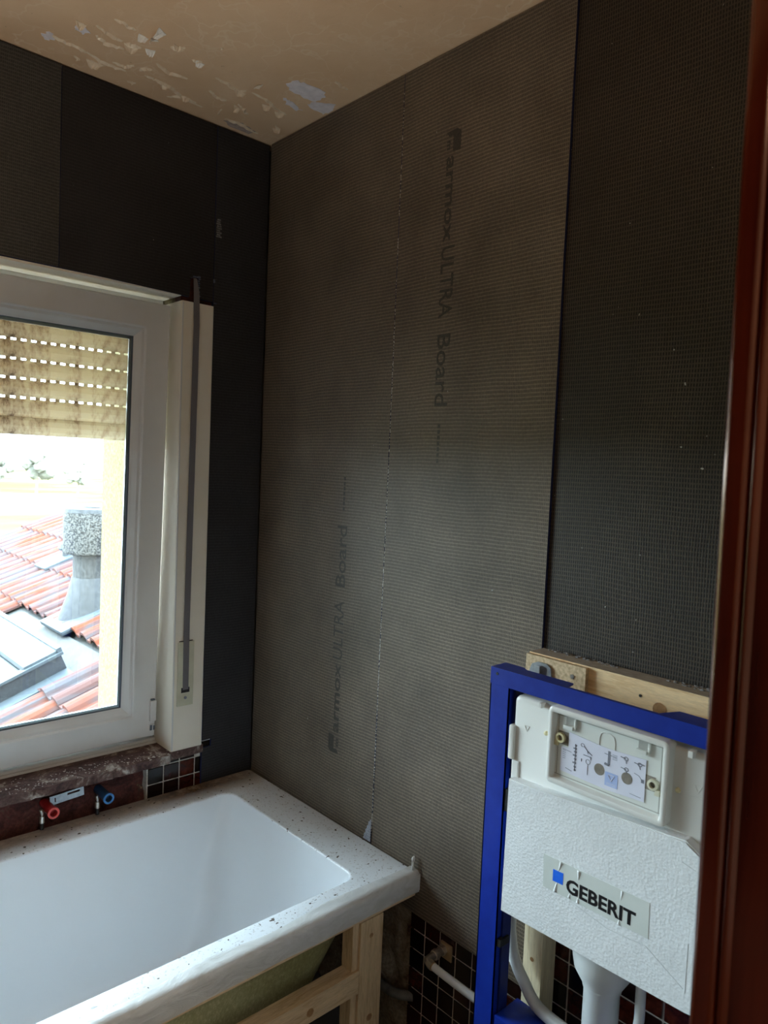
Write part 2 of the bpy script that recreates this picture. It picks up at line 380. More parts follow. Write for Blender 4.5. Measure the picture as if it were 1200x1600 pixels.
def jamb_mat():
    m, t, b = nt('mahogany_gloss'); v = coords(t, 'Object', (8, 8, 0.6)); n = noise_tex(t, 8, 4, vec=v)
    r = ramp(t, [(0.3, (0.030, 0.0025, 0.0010)), (0.7, (0.065, 0.0075, 0.0025))], n.outputs[0]); t.links.new(r.outputs[0], b.inputs['Base Color'])
    b.inputs['Roughness'].default_value = 0.17; b.inputs['Specular IOR Level'].default_value = 0.6; b.inputs['Specular Tint'].default_value = (1.0, 0.62, 0.42, 1); return m
M_jamb = jamb_mat()

# ---------------------------------------------------------------- floor, ceiling
ZC = 2.498
structure(obj('floor', B(-2.25, 0.20, -2.06, 0.43, -0.10, 0.0), M_floor))
ceil = structure(obj('ceiling', B(-2.25, 0.20, -1.93, 0.43, ZC, ZC + 0.12), M_ceil))

def blob_poly(poly, jitter, sub=4):
    out = []
    for i in range(len(poly)):
        a, b = Vector(poly[i]), Vector(poly[(i + 1) % len(poly)])
        for k in range(sub):
            p = a.lerp(b, k / sub); j = jitter if k else jitter * 0.4
            out.append((p.x + random.uniform(-j, j), p.y + random.uniform(-j, j)))
    return out
BARE = [
 [(-0.178, -0.342), (-0.169, -0.375), (-0.139, -0.384), (-0.078, -0.384), (-0.064, -0.362), (-0.068, -0.324), (-0.113, -0.32), (-0.154, -0.325)],
 [(-0.075, -0.297), (-0.068, -0.324), (-0.018, -0.353), (-0.004, -0.325), (-0.009, -0.284), (-0.05, -0.285)],
 [(-0.141, -0.277), (-0.122, -0.28), (-0.091, -0.267), (-0.063, -0.258), (-0.081, -0.245), (-0.115, -0.254)],
 [(-0.667, -0.191), (-0.649, -0.207), (-0.627, -0.188), (-0.64, -0.174), (-0.66, -0.177)],
 [(-0.711, -0.102), (-0.7, -0.124), (-0.679, -0.104), (-0.697, -0.081)]]
for poly in BARE:
    bm = bmesh.new(); prism(bm, blob_poly(poly, 0.005), 'z', ZC - 0.0012, ZC + 0.002); obj('bare_patch', bm, M_bare, ceil)
bm = bmesh.new()
prism(bm, blob_poly([(-0.185, -0.038), (-0.136, -0.064), (-0.081, -0.048), (-0.085, -0.018), (-0.151, -0.017)], 0.006), 'z', ZC - 0.001, ZC + 0.002)
obj('bare_patch', bm, mat('pinkish_bare_plaster', (0.40, 0.32, 0.28), (0.50, 0.41, 0.36), 60, 0.9), ceil)
# curled flakes hanging from the ceiling
def flake(c, size, curl, ang, m, hang=0.004):
    bm = bmesh.new(); nx, ny = 6, 4; g = []
    prof = [random.uniform(0.6, 1.0) for _ in range(nx + 1)]; pk = random.uniform(.15, .85)
    for i in range(nx + 1):
        row = []
        for j in range(ny + 1):
            u = (i / nx - 0.5) * size[0]; w = (j / ny) * size[1] * prof[i] * (1.25 - 1.0 * abs(i / nx - pk)); u *= 1 - 0.45 * (j / ny) ** 2
            z = -curl * (j / ny) ** 2 - hang * 0.1
            x = c[0] + u * math.cos(ang) - w * math.sin(ang); y = c[1] + u * math.sin(ang) + w * math.cos(ang)
            row.append(bm.verts.new((x, y, ZC + z + random.uniform(-.0006, .0006))))
        g.append(row)
    fs = [bm.faces.new((g[i][j], g[i + 1][j], g[i + 1][j + 1], g[i][j + 1])) for i in range(nx) for j in range(ny)]
    r = bmesh.ops.extrude_face_region(bm, geom=fs)
    for v in r['geom']:
        if isinstance(v, bmesh.types.BMVert): v.co.z -= 0.0010
    return obj('paint_flake', bm, m, ceil)
for (x, y), sz, curl, ang in [((-0.512, -0.325), (0.030, 0.026), 0.012, 0.6), ((-0.535, -0.273), (0.026, 0.018), 0.010, 0.2), ((-0.509, -0.271), (0.022, 0.034), 0.014, 2.4),
        ((-0.385, -0.27), (0.024, 0.016), 0.008, 0.1), ((-0.499, -0.229), (0.024, 0.018), 0.008, -0.4), ((-0.216, -0.287), (0.018, 0.024), 0.012, 1.4)]:
    flake((x, y), sz, curl, ang, M_white_flake)
for (x, y), sz, curl, ang in [((-0.66, -0.217), (0.026, 0.016), 0.010, 0.1), ((-0.54, -0.214), (0.036, 0.014), 0.012, -0.1), ((-0.38, -0.367), (0.008, 0.007), 0.003, 0),
        ((-0.456, -0.294), (0.030, 0.010), 0.007, 0.2), ((-0.24, -0.222), (0.034, 0.012), 0.010, 0.1), ((-0.575, -0.07), (0.040, 0.014), 0.012, 0.0), ((-0.20, -0.14), (0.03, 0.014), 0.012, 0.3),
        ((-0.15, -0.21), (0.028, 0.012), 0.012, -0.2), ((-0.10, -0.20), (0.030, 0.012), 0.010, -0.3), ((-0.40, -0.10), (0.03, 0.010), 0.010, 0.1), ((-0.33, -0.08), (0.028, 0.010), 0.010, -0.2), ((-0.05, -0.11), (0.024, 0.010), 0.010, -0.8)]:
    flake((x, y), sz, curl, ang, M_flake)
CR = [[(-0.612, -0.284), (-0.594, -0.286), (-0.56, -0.277)], [(-0.631, -0.229), (-0.592, -0.216), (-0.562, -0.21)], [(-0.553, -0.205), (-0.538, -0.217), (-0.517, -0.215)],
 [(-0.7, -0.111), (-0.653, -0.104), (-0.623, -0.106), (-0.604, -0.096)], [(-0.584, -0.065), (-0.567, -0.062), (-0.547, -0.073)], [(-0.539, -0.103), (-0.51, -0.106), (-0.494, -0.126)],
 [(-0.472, -0.116), (-0.47, -0.14), (-0.455, -0.143)], [(-0.458, -0.102), (-0.424, -0.104), (-0.385, -0.099), (-0.336, -0.077), (-0.292, -0.069)], [(-0.472, -0.277), (-0.457, -0.28), (-0.442, -0.3)],
 [(-0.322, -0.226), (-0.286, -0.23), (-0.247, -0.212), (-0.229, -0.232)], [(-0.212, -0.233), (-0.169, -0.234), (-0.137, -0.217), (-0.08, -0.197)], [(-0.206, -0.147), (-0.182, -0.14), (-0.158, -0.117)],
 [(-0.19, -0.047), (-0.142, -0.056), (-0.069, -0.037)], [(-0.362, -0.042), (-0.342, -0.07), (-0.324, -0.07), (-0.268, -0.059)], [(-0.473, -0.039), (-0.455, -0.047)], [(-0.098, -0.446), (-0.049, -0.439)],
 [(-0.619, -0.052), (-0.604, -0.054)], [(-0.404, -0.259), (-0.383, -0.27)], [(-0.226, -0.092), (-0.218, -0.06)], [(-0.065, -0.126), (-0.029, -0.09)], [(-0.604, -0.096), (-0.56, -0.082), (-0.50, -0.085)], [(-0.62, -0.19), (-0.59, -0.175), (-0.545, -0.18)],
 [(-0.46, -0.18), (-0.42, -0.165), (-0.37, -0.17)], [(-0.30, -0.16), (-0.27, -0.14), (-0.24, -0.145)]]
for line in CR:      # lifted edges of the cracked paint, each a thin curled lip
    bm = bmesh.new(); pts = []
    for i in range(len(line) - 1):
        a, b = Vector(line[i]), Vector(line[i + 1])
        for k in range(5): pts.append(a.lerp(b, k / 5) + Vector((random.uniform(-.003, .003), random.uniform(-.003, .003))))
    pts.append(Vector(line[-1])); rows = []
    for i, p in enumerate(pts):
        q = pts[min(i + 1, len(pts) - 1)] - pts[max(i - 1, 0)]; q = Vector((-q.y, q.x)).normalized()
        e = math.sin(PI * (i + 0.4) / len(pts)); h = 0.0065 * e * random.uniform(0.5, 1.2); w = 0.0055 * random.uniform(0.7, 1.3)
        rows.append([bm.verts.new((p.x - q.x * w, p.y - q.y * w, ZC - 0.0002)), bm.verts.new((p.x, p.y, ZC - h)), bm.verts.new((p.x + q.x * .001, p.y + q.y * .001, ZC - h)), bm.verts.new((p.x + q.x * .0015, p.y + q.y * .0015, ZC))])
    for a, b in zip(rows, rows[1:]):
        for k in range(3): bm.faces.new((a[k], b[k], b[k + 1], a[k + 1]))
    obj('lifted_paint_edge', bm, M_flake, ceil)

# ---------------------------------------------------------------- right wall with boards and mosaic
wr_ = structure(obj('wall_right', B(0.03, 0.20, -1.93, 0.43, 0.0, ZC), M_plaster))
def board(poly, axis, a, b, m, parent):
    """backer board: faces along the axis carry the mesh, edges show the blue foam"""
    bm = bmesh.new(); fs = prism(bm, poly, axis, a, b)
    for f in fs[2:]: f.material_index = 1
    return obj('backer_board', bm, [m, M_xps], parent)
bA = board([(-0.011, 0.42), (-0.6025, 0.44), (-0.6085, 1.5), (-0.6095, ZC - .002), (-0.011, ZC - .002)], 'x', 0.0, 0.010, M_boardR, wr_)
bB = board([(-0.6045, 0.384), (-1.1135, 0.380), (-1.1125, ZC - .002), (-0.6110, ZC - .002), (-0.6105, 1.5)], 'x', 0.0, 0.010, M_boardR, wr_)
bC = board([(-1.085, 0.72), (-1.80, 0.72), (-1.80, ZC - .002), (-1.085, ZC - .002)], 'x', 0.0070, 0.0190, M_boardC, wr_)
# faint brand printing running along the boards
def frame_m(o, u, v):
    u = Vector(u); v = Vector(v); w = u.cross(v)
    return Matrix(((u.x, v.x, w.x, o[0]), (u.y, v.y, w.y, o[1]), (u.z, v.z, w.z, o[2]), (0, 0, 0, 1)))
def printing(parent, o, u, v):
    Mx = frame_m(o, u, v); bm = bmesh.new()
    flag = bmesh.new()   # the printed block mark before the name
    prism(flag, [(0.0, 0.0), (0.013, 0.010), (0.010, 0.022), (0.048, 0.022), (0.050, 0.046), (0.006, 0.046), (-0.002, 0.034)], 'z', 0, 0.0003)
    bmesh.ops.transform(flag, matrix=Mx, verts=flag.verts); merge(bm, flag)
    merge(bm, text_mesh('m', 0.020, Mx @ Matrix.Translation((0.020, 0.003, 0)), width=0.022, offset=0.0008))
    merge(bm, text_mesh('armox', 0.046, Mx @ Matrix.Translation((0.058, 0.004, 0)), width=0.200, offset=0.0009))
    merge(bm, text_mesh('ULTRA', 0.060, Mx @ Matrix.Translation((0.268, 0.0, 0)), width=0.168, offset=0.0004))
    merge(bm, text_mesh('Board', 0.060, Mx @ Matrix.Translation((0.475, 0.0, 0)), width=0.172, offset=0.0004))
    for k in range(7):      # the tiny illegible line after the name: just short dashes
        d = bmesh.new(); prism(d, [(0.690 + k * .014, 0.014), (0.700 + k * .014, 0.014), (0.700 + k * .014, 0.022), (0.690 + k * .014, 0.022)], 'z', 0, 0.0002)
        bmesh.ops.transform(d, matrix=Mx, verts=d.verts); merge(bm, d)
    o_ = obj('printed_lettering', bm, M_print, parent); o_['label'] = 'faded dark lettering printed on the board'
printing(bB, (-0.0002, -0.765, 2.305), (0, 0, -1), (0, -1, 0))
printing(bA, (-0.0002, -0.452, 0.690), (0, 0, 1), (0, 1, 0))
# mortar crumbs in the seam between the two boards
bm = bmesh.new(); z = 0.52
def yseam(z): return -0.6035 - max(0, min(1, (z - 0.44) / 1.06)) * 0.0065
while z < 2.45:
    low = z < 1.9
    if random.random() < (0.85 if low else 0.5):
        r = random.uniform(0.0012, 0.0028 if low else 0.0018); y = yseam(z) + random.uniform(-.0012, .0012)
        bmesh.ops.create_icosphere(bm, subdivisions=1, radius=1, matrix=Matrix.Translation((0.0005, y, z)) @ Matrix.Diagonal((0.0009, r, random.uniform(.001, .004), 1)))
    z += random.uniform(0.002, 0.009)
s = obj('seam_mortar', bm, mat('pale_seam_mortar', (0.40, 0.38, 0.34), (0.66, 0.63, 0.57), 200, 0.9), wr_); s['kind'] = 'stuff'
bm = bmesh.new()      # torn reinforcing mesh at the foot of the seam
for k in range(9):
    z = 0.4995 + k * 0.0068; w = 0.026 * (1 - k / 9.5) + random.uniform(-.003, .003); box(bm, -0.0034, -0.0012, -0.6035, -0.6035 + w, z, z + 0.0026)
for k in range(5): box(bm, -0.0042, -0.0016, -0.6030 + k * 0.0055, -0.6008 + k * 0.0055, 0.4985, 0.4985 + 0.060 * (1 - k / 5.5) + random.uniform(-.006, .006))
obj('torn_mesh_scrap', bm, M_mesh, wr_)
bm = bmesh.new()
for k in range(26):
    z = 0.58 + k * 0.0105 + random.uniform(0, .003); box(bm, -0.0012, 0.0004, yseam(z) - 0.0045, yseam(z) + random.uniform(-.0005, .0015), z, z + 0.0035)
s = obj('dark_seam_threads', bm, mat('dark_threads', (0.02, 0.025, 0.04), (0.05, 0.055, 0.08), 200, 0.8), wr_); s['kind'] = 'stuff'

# mosaic below the boards
grout = obj('grout', B(0.0125, 0.030, -1.80, -0.767, 0.0, 0.72), M_grout, wr_)
P = 0.0513; proto = None; cnt = 0
def tile_at(y, z, x0=0.0095, parent=wr_, axis='x'):
    global proto, cnt
    if proto is None:
        bm = B(-P / 2 + 0.0020, P / 2 - 0.0020, 0.0, 0.006, -P / 2 + 0.0020, P / 2 - 0.0020)
        bmesh.ops.bevel(bm, geom=[e for e in bm.edges], offset=0.0012, segments=1, affect='EDGES')
        me = bpy.data.meshes.new('tile'); bmesh.ops.recalc_face_normals(bm, faces=bm.faces); bm.to_mesh(me); bm.free(); me.materials.append(M_tile); proto = me
    o = bpy.data.objects.new('tile', proto); COL.objects.link(o); o.parent = parent; cnt += 1
    if axis == 'x':
        o.location = (x0, y, z); o.rotation_euler = (random.uniform(-.006, .006), 0, -PI / 2 + random.uniform(-.012, .012))
    else:
        o.location = (y, x0, z); o.rotation_euler = (random.uniform(-.012, .012), 0, random.uniform(-.012, .012))
    return o
ZL = 0.4875          # a grout line height
for i in range(0, 19):
    for j in range(-9, 5):
        yc = -0.8065 + P / 2 - i * P; zc = ZL - P / 2 + j * P
        if zc < 0.02 or zc > 0.71: continue
        hid = (yc < -1.47 and zc > 0.6) or zc > 0.69
        if yc > -1.10 and zc > 0.43: continue
        if hid: continue
        if cnt < 240: tile_at(yc, zc)
# broken-out masonry beside the mosaic under the tub end
def rough_patch(name, axis, u0, u1, v0, v1, base, amp, m, parent, n=(24, 30), seed=0):
    bm = bmesh.new(); g = []
    for i in range(n[0] + 1):
        row = []
        for j in range(n[1] + 1):
            u = u0 + (u1 - u0) * i / n[0]; v = v0 + (v1 - v0) * j / n[1]
            d = base + amp * noise.fractal(Vector((u * 14 + seed, v * 14, seed)), 0.7, 2.0, 5)
            row.append(bm.verts.new((d, u, v) if axis == 'x' else (u, d, v)))
        g.append(row)
    for i in range(n[0]):
        for j in range(n[1]): bm.faces.new((g[i][j], g[i + 1][j], g[i + 1][j + 1], g[i][j + 1]))
    return obj(name, bm, m, parent, smooth='all')
rough_patch('broken_masonry', 'x', -0.770, 0.0, 0.0, 0.435, 0.018, 0.011, M_tanmason, wr_, (60, 34), 3)
for i in range(0, 2):
    tile_at(-0.8065 + P / 2 + P * i + P * 0, ZL - P / 2)
bm = bmesh.new(); tube(bm, spline([(0.016, -0.60, 0.138), (-0.006, -0.66, 0.142), (-0.008, -0.73, 0.150), (0.016, -0.772, 0.154)], 5), 0.012, 12)
tag(obj('old_pipe_stub', bm, mat('old_grey_pipe', (0.10, 0.095, 0.085), (0.20, 0.19, 0.17), 40, 0.7), smooth=True), 'short grey pipe crossing the broken masonry low behind the wooden post', 'pipe')

# ---------------------------------------------------------------- left wall (window wall)
wl = bmesh.new()
for a in ((-2.25, -2.12, 0.045, 0.43, 0, ZC), (-2.12, -0.282, 0.045, 0.43, 0, 0.60), (-2.12, -0.282, 0.045, 0.43, 1.985, ZC), (-0.282, 0.03, 0.045, 0.43, 0, ZC), (-0.33, -0.282, 0.185, 0.445, 0.60, 1.985)):
    box(wl, *a)
wall_l = structure(obj('wall_left', wl, mat('cream_outer_render', (0.150, 0.126, 0.070), (0.215, 0.186, 0.115), 110, 1.0, bmp=0.5, bscale=160, spec=0.0)))
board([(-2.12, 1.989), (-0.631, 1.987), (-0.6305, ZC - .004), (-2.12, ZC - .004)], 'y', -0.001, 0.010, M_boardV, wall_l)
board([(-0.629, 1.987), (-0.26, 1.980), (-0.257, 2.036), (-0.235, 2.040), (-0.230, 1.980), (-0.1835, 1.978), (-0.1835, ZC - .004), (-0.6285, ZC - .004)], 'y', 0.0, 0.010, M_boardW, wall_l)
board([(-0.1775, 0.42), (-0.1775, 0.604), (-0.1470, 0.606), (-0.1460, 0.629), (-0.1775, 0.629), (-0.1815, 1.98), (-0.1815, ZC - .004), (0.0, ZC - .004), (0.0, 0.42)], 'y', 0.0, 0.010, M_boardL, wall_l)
bm = bmesh.new()      # mortar scraped through the seam
for k in range(9):
    z = 2.172 + k * 0.0062; box(bm, -0.176 + random.uniform(-.003, .002), -0.163 + random.uniform(-.004, .003), -0.0014, 0.0005, z, z + 0.0042)
obj('mortar_smear', bm, mat('grey_smear', (0.13, 0.13, 0.125), (0.30, 0.30, 0.29), 120, 0.9), wall_l)
bm = bmesh.new()
for k in range(10):
    box(bm, -0.236 + random.uniform(-.002, .004), -0.230 + random.uniform(0, .004), -0.0016, 0.004, 1.985 + k * 0.0062, 1.989 + k * 0.0062)
box(bm, -0.250, -0.228, -0.0018, 0.002, 2.039, 2.043); box(bm, -0.184, -0.178, -0.0015, 0.002, 2.036, 2.046); box(bm, -0.180, -0.171, -0.0015, 0.002, 1.974, 1.977)
obj('torn_board_edge', bm, mat('blue_grey_scraps', (0.05, 0.07, 0.13), (0.16, 0.18, 0.24), 200, 0.8), wall_l)
# dark red brickwork showing in the slot above the strap cover
obj('brick_slot', B(-0.282, -0.182, 0.012, 0.045, 1.955, 2.045), mat('dark_red_brick', (0.010, 0.004, 0.004), (0.11, 0.025, 0.015), 25, 0.9), wall_l)
# tiles and broken masonry under the sill
obj('grout', B(-0.352, -0.1775, 0.0125, 0.045, 0.42, 0.602), M_grout, wall_l)
for i in range(4):
    for j in range(3):
        tile_at(-0.3515 + 0.0013 + P / 2 + P * i, 0.578 + 0.0 - P / 2 - P * j + P * 0, 0.0085, wall_l, 'y')
for i in range(3):
    o = tile_at(-0.3515 + 0.0013 + P / 2 + P * i, 0.5885, 0.0085, wall_l, 'y'); o.scale = (1, 1, 0.35)
obj('exposed_tile_strip', B(-0.176, -0.148, 0.006, 0.012, 0.606, 0.6235), M_tile, wall_l)
obj('exposed_tile_strip', B(-0.176, -0.148, 0.005, 0.012, 0.625, 0.629), mat('light_grout_line', (0.55, 0.52, 0.5), None, 50, 0.9), wall_l)
rough_patch('broken_masonry', 'y', -1.75, -0.352, 0.10, 0.605, 0.032, 0.016, M_redmason, wall_l, (110, 36), 9)

# ---------------------------------------------------------------- window
win = structure(thing('window_1', 'x', 'x'));
for k in ('label', 'category'): del win[k]
# stone sill with broken front edge
bm = bmesh.new(); poly = [(-2.125, 0.118), (-0.1765, 0.118), (-0.1765, -0.004), (-0.283, -0.006)]
x = -0.30
while x > -2.12:
    poly.append((x, -0.027 + random.uniform(-.004, .004))); x -= random.uniform(0.012, 0.03)
poly.append((-2.125, -0.03)); prism(bm, poly, 'z', 0.594, 0.6185)
bmesh.ops.triangulate(bm, faces=[f for f in bm.faces if len(f.verts) > 4])
obj('window_sill', bm, M_sill, win)
bm = bmesh.new()       # plaster crumbs stuck on the sill
for k in range(520):
    cl = (k * 7 % 23) / 23.0; x = -0.31 - cl * 1.0 + random.gauss(0, .022); y = random.triangular(-0.026, 0.08, -0.016) ; r = random.uniform(0.0006, 0.0024) * (1.6 if random.random() < .06 else 1)
    bmesh.ops.create_icosphere(bm, subdivisions=1, radius=1, matrix=Matrix.Translation((x, y, 0.6185)) @ Matrix.Rotation(random.random() * 6, 4, 'Z') @ Matrix.Diagonal((r * random.uniform(1, 1.8), r, r * .6, 1)))
s = obj('sill_crumbs', bm, mat('white_plaster_crumbs', (0.40, 0.35, 0.32), (0.68, 0.65, 0.62), 100, 0.9), win); s['kind'] = 'stuff'
# fixed frame
bm = bmesh.new()
for a in ((-2.12, -0.2845, 0.1175, 0.184, 0.6185, 0.668), (-2.12, -0.2845, 0.1175, 0.184, 1.925, 1.981), (-0.336, -0.2845, 0.1175, 0.184, 0.668, 1.925), (-1.285, -1.235, 0.1175, 0.184, 0.668, 1.925), (-2.12, -2.07, 0.1175, 0.184, 0.668, 1.925)):
    box(bm, *a, bev=0.003)
box(bm, -2.11, -0.286, 0.100, 0.118, 0.6185, 0.634, bev=0.003); box(bm, -2.11, -0.286, 0.090, 0.101, 0.6185, 0.626, bev=0.002)
obj('window_frame', bm, M_pvc, win)
obj('window_soffit', B(-2.12, -0.2845, 0.002, 0.118, 1.979, 1.985), M_pvcin, win)
# sash, tilted slightly into the room about its lower edge
sash = bpy.data.objects.new('window_sash', None); COL.objects.link(sash); sash.parent = win
sash.location = (0, 0.080, 0.648); sash.rotation_euler = (math.atan2(0.040, 1.3), 0, 0)
X0, X1, H = -1.27, -0.2975, 1.305
def sash_member(side):
    # profile steps: (inset from outer edge, depth y) measured on the room face
    prof = [(0.0, 0.034), (0.0, 0.003), (0.003, 0.0), (0.071, 0.0), (0.074, 0.002), (0.076, 0.006), (0.083, 0.007), (0.095, 0.016), (0.1015, 0.020), (0.1015, 0.034)]
    bm = bmesh.new(); A = []; Bv = []
    for i, d in prof:
        if side == 'b': a, b = (X0 + i, d, i), (X1 - i, d, i)
        if side == 't': a, b = (X0 + i, d, H - i), (X1 - i, d, H - i)
        if side == 'r': a, b = (X1 - i, d, i), (X1 - i, d, H - i)
        if side == 'l': a, b = (X0 + i, d, i), (X0 + i, d, H - i)
        A.append(bm.verts.new(a)); Bv.append(bm.verts.new(b))
    n = len(A)
    for k in range(n): bm.faces.new((A[k], A[(k + 1) % n], Bv[(k + 1) % n], Bv[k]))
    bm.faces.new(A); bm.faces.new(Bv); return bm
for sd, nm in (('b', 'bottom_rail'), ('t', 'top_rail'), ('l', 'stile'), ('r', 'stile')): obj(nm, sash_member(sd), M_pvc, sash)
bm = bmesh.new()
i = 0.0995
for a in ((X0 + i, X1 - i, .0205, .026, i, i + .003), (X0 + i, X1 - i, .0205, .026, H - i - .003, H - i), (X0 + i, X0 + i + .005, .0205, .026, i, H - i), (X1 - i - .005, X1 - i, .0205, .026, i, H - i)): box(bm, *a)
obj('glazing_gasket', bm, M_gasket, sash)
bm = bmesh.new(); i = 0.101
for a in ((X0 + i, X1 - i, .027, .033, i, i + .010), (X0 + i, X1 - i, .027, .033, H - i - .010, H - i), (X0 + i, X0 + i + .010, .027, .033, i, H - i), (X1 - i - .010, X1 - i, .027, .033, i, H - i)): box(bm, *a)
obj('spacer_bar', bm, M_alu, sash)
obj('glass_pane', B(X0 + .1, X1 - .1, .0265, .0268, .1, H - .1), M_glass, sash)
bm = bmesh.new(); box(bm, X1 - 0.020, X1 - 0.001, -0.009, 0.002, 0.050, 0.115, bev=0.003); box(bm, X1 - 0.018, X1 - 0.004, -0.007, 0.0, 0.020, 0.040, bev=0.003)
obj('hinge_cover', bm, M_pvc, sash)
bm = bmesh.new(); box(bm, X1 - 0.019, X1 - 0.012, -0.0078, -0.006, 0.022, 0.038); box(bm, X1 - 0.009, X1 - 0.004, -0.0078, -0.006, 0.022, 0.036); box(bm, X1 - 0.018, X1 - 0.006, -0.0075, 0.0, 0.1155, 0.1195)
obj('hinge_slot', bm, M_gasket, sash)

# second sash, closed: added beyond the left edge to let in more daylight
added_sash = bpy.data.objects.new('window_sash', None); COL.objects.link(added_sash); added_sash.parent = win
added_sash.location = (-0.805, 0.100, 0.648); X0b = X0; X0 = -1.29
for sd, nm in (('b', 'bottom_rail'), ('t', 'top_rail'), ('l', 'stile'), ('r', 'stile')): obj(nm, sash_member(sd), M_pvc, added_sash).scale = (0.82, 1, 1)
obj('glass_pane', B(X0 + .1, X1 - .1, .0265, .0268, .1, H - .1), M_glass, added_sash).scale = (0.82, 1, 1)
added_sash.location.x = -1.045; X0 = X0b

# ---------------------------------------------------------------- roller shutter outside
def shutter_slat_mesh(h, holes):
    bm = bmesh.new(); w0, w1 = -2.11, -0.331; prof = [(0.0, 0.0), (-0.005, h * .2), (-0.007, h * .5), (-0.005, h * .8), (0.0, h), (0.006, h), (0.006, 0.0)]
    A = [bm.verts.new((w0, d, z)) for d, z in prof]; Bv = [bm.verts.new((w1, d, z)) for d, z in prof]; n = len(A)
    for k in range(n): bm.faces.new((A[k], A[(k + 1) % n], Bv[(k + 1) % n], Bv[k]))
    bm.faces.new(A); bm.faces.new(Bv)
    if holes:
        x = w1 - 0.004
        while x > w0 + 0.02:
            box(bm, x - 0.0125, x, 0.001, 0.004, h - 0.001, h + 0.0068); x -= 0.0268
    return bm
def slat_mat():
    m, t, b = nt('dirty_cream_slats'); v = coords(t, 'Object', (1, 1, 0.35)); vw = coords(t, 'Object')
    n = noise_tex(t, 45, 6, 0.7, vec=v); n2 = noise_tex(t, 3.5, 4, 0.6, vec=vw)
    r = ramp(t, [(0.42, (0.60, 0.53, 0.42)), (0.54, (0.46, 0.37, 0.28)), (0.66, (0.15, 0.095, 0.065))], math_(t, 'ADD', n.outputs[0], math_(t, 'MULTIPLY', math_(t, 'SUBTRACT', n2.outputs[0], 0.55), 0.7)))
    t.links.new(r.outputs[0], b.inputs['Base Color']); b.inputs['Roughness'].default_value = 0.6
    tl = N(t, 'ShaderNodeBsdfTranslucent'); t.links.new(mix(t, r.outputs[0], (0.9, 0.84, 0.72), 1.0, 'MULTIPLY'), tl.inputs['Color'])
    ms = N(t, 'ShaderNodeMixShader'); ms.inputs[0].default_value = 0.42; t.links.new(b.outputs[0], ms.inputs[1]); t.links.new(tl.outputs[0], ms.inputs[2])
    t.links.new(ms.outputs[0], t.nodes['Material Output'].inputs['Surface']); return m
M_slat = slat_mat()
sh = thing('roller_shutter', 'dirty cream roller shutter half lowered outside the window, light dashes between slats', 'shutter', loc=(0, 0, 0))
zs = 1.553
obj('bottom_bar', shutter_slat_mesh(0.0500, False), M_slat, sh, loc=(0, 0.212, zs)); zs += 0.0490
first = None
for k in range(8):
    closed = (k == 0)
    if closed: o = obj('slat', shutter_slat_mesh(0.0525, True), M_slat, sh, loc=(0, 0.215, zs)); zs += 0.0590
    else:
        if first is None: first = o = obj('slat', shutter_slat_mesh(0.0470, True), M_slat, sh)
        else: o = link_copy(first, 'slat', sh)
        o.location = (0, 0.215, zs); zs += 0.0535
# ---------------------------------------------------------------- strap cover, winder, strap
sc = thing('shutter_strap_cover', 'tall white plastic strap cover right of the window with winder plate', 'strap cover')
bm = bmesh.new()
prism(bm, [(-0.2845, 0.114), (-0.2845, -0.001), (-0.2815, -0.004), (-0.1835, -0.004), (-0.1805, -0.001), (-0.1805, 0.010), (-0.186, 0.010), (-0.186, 0.0), (-0.279, 0.002), (-0.279, 0.114)], 'z', 0.6187, 1.9655)
obj('cover_panel', bm, M_pvcin, sc)
obj('seam_strip', B(-0.2835, -0.2795, -0.0055, -0.0035, 0.622, 1.962), M_pvc, sc)
bm = bmesh.new(); box(bm, -0.2705, -0.2180, -0.009, -0.004, 0.756, 0.9535, bev=0.002)
wp = obj('winder_plate', bm, M_cream, sc)
obj('winder_slot', B(-0.2580, -0.2310, -0.0098, -0.0085, 0.797, 0.8125), M_black, wp)
bm = bmesh.new(); lathe(bm, [(0.0045, -0.0110), (0.0045, -0.0085)], (-0.2440, 0, 0.781), 12, 'y'); obj('screw', bm, M_inkgrey, wp)
obj('plate_gap', B(-0.266, -0.222, -0.0056, -0.0040, 0.9535, 0.9560), M_black, sc)
bm = bmesh.new()
pts = [(-0.2440, 0.012, 2.045), (-0.2440, -0.004, 2.034), (-0.2435, -0.013, 1.99), (-0.2415, -0.014, 1.90), (-0.2435, -0.013, 1.5), (-0.2465, -0.012, 1.0), (-0.2450, -0.0115, 0.85), (-0.2440, -0.0105, 0.806)]
rows = []
for i, p in enumerate(pts):
    hw = [0.0020, 0.0055, 0.0090, 0.0095, 0.0095, 0.0095, 0.0092, 0.0092][i]
    rows.append([bm.verts.new((p[0] - hw, p[1], p[2])), bm.verts.new((p[0] + hw, p[1], p[2])), bm.verts.new((p[0] + hw, p[1] + .0015, p[2])), bm.verts.new((p[0] - hw, p[1] + .0015, p[2]))])
for a, b in zip(rows, rows[1:]):
    for k in range(4): bm.faces.new((a[k], a[(k + 1) % 4], b[(k + 1) % 4], b[k]))
bm.faces.new(rows[0]); bm.faces.new(rows[-1])
obj('strap', bm, M_strap, sc)['label'] = 'grey woven pull strap'

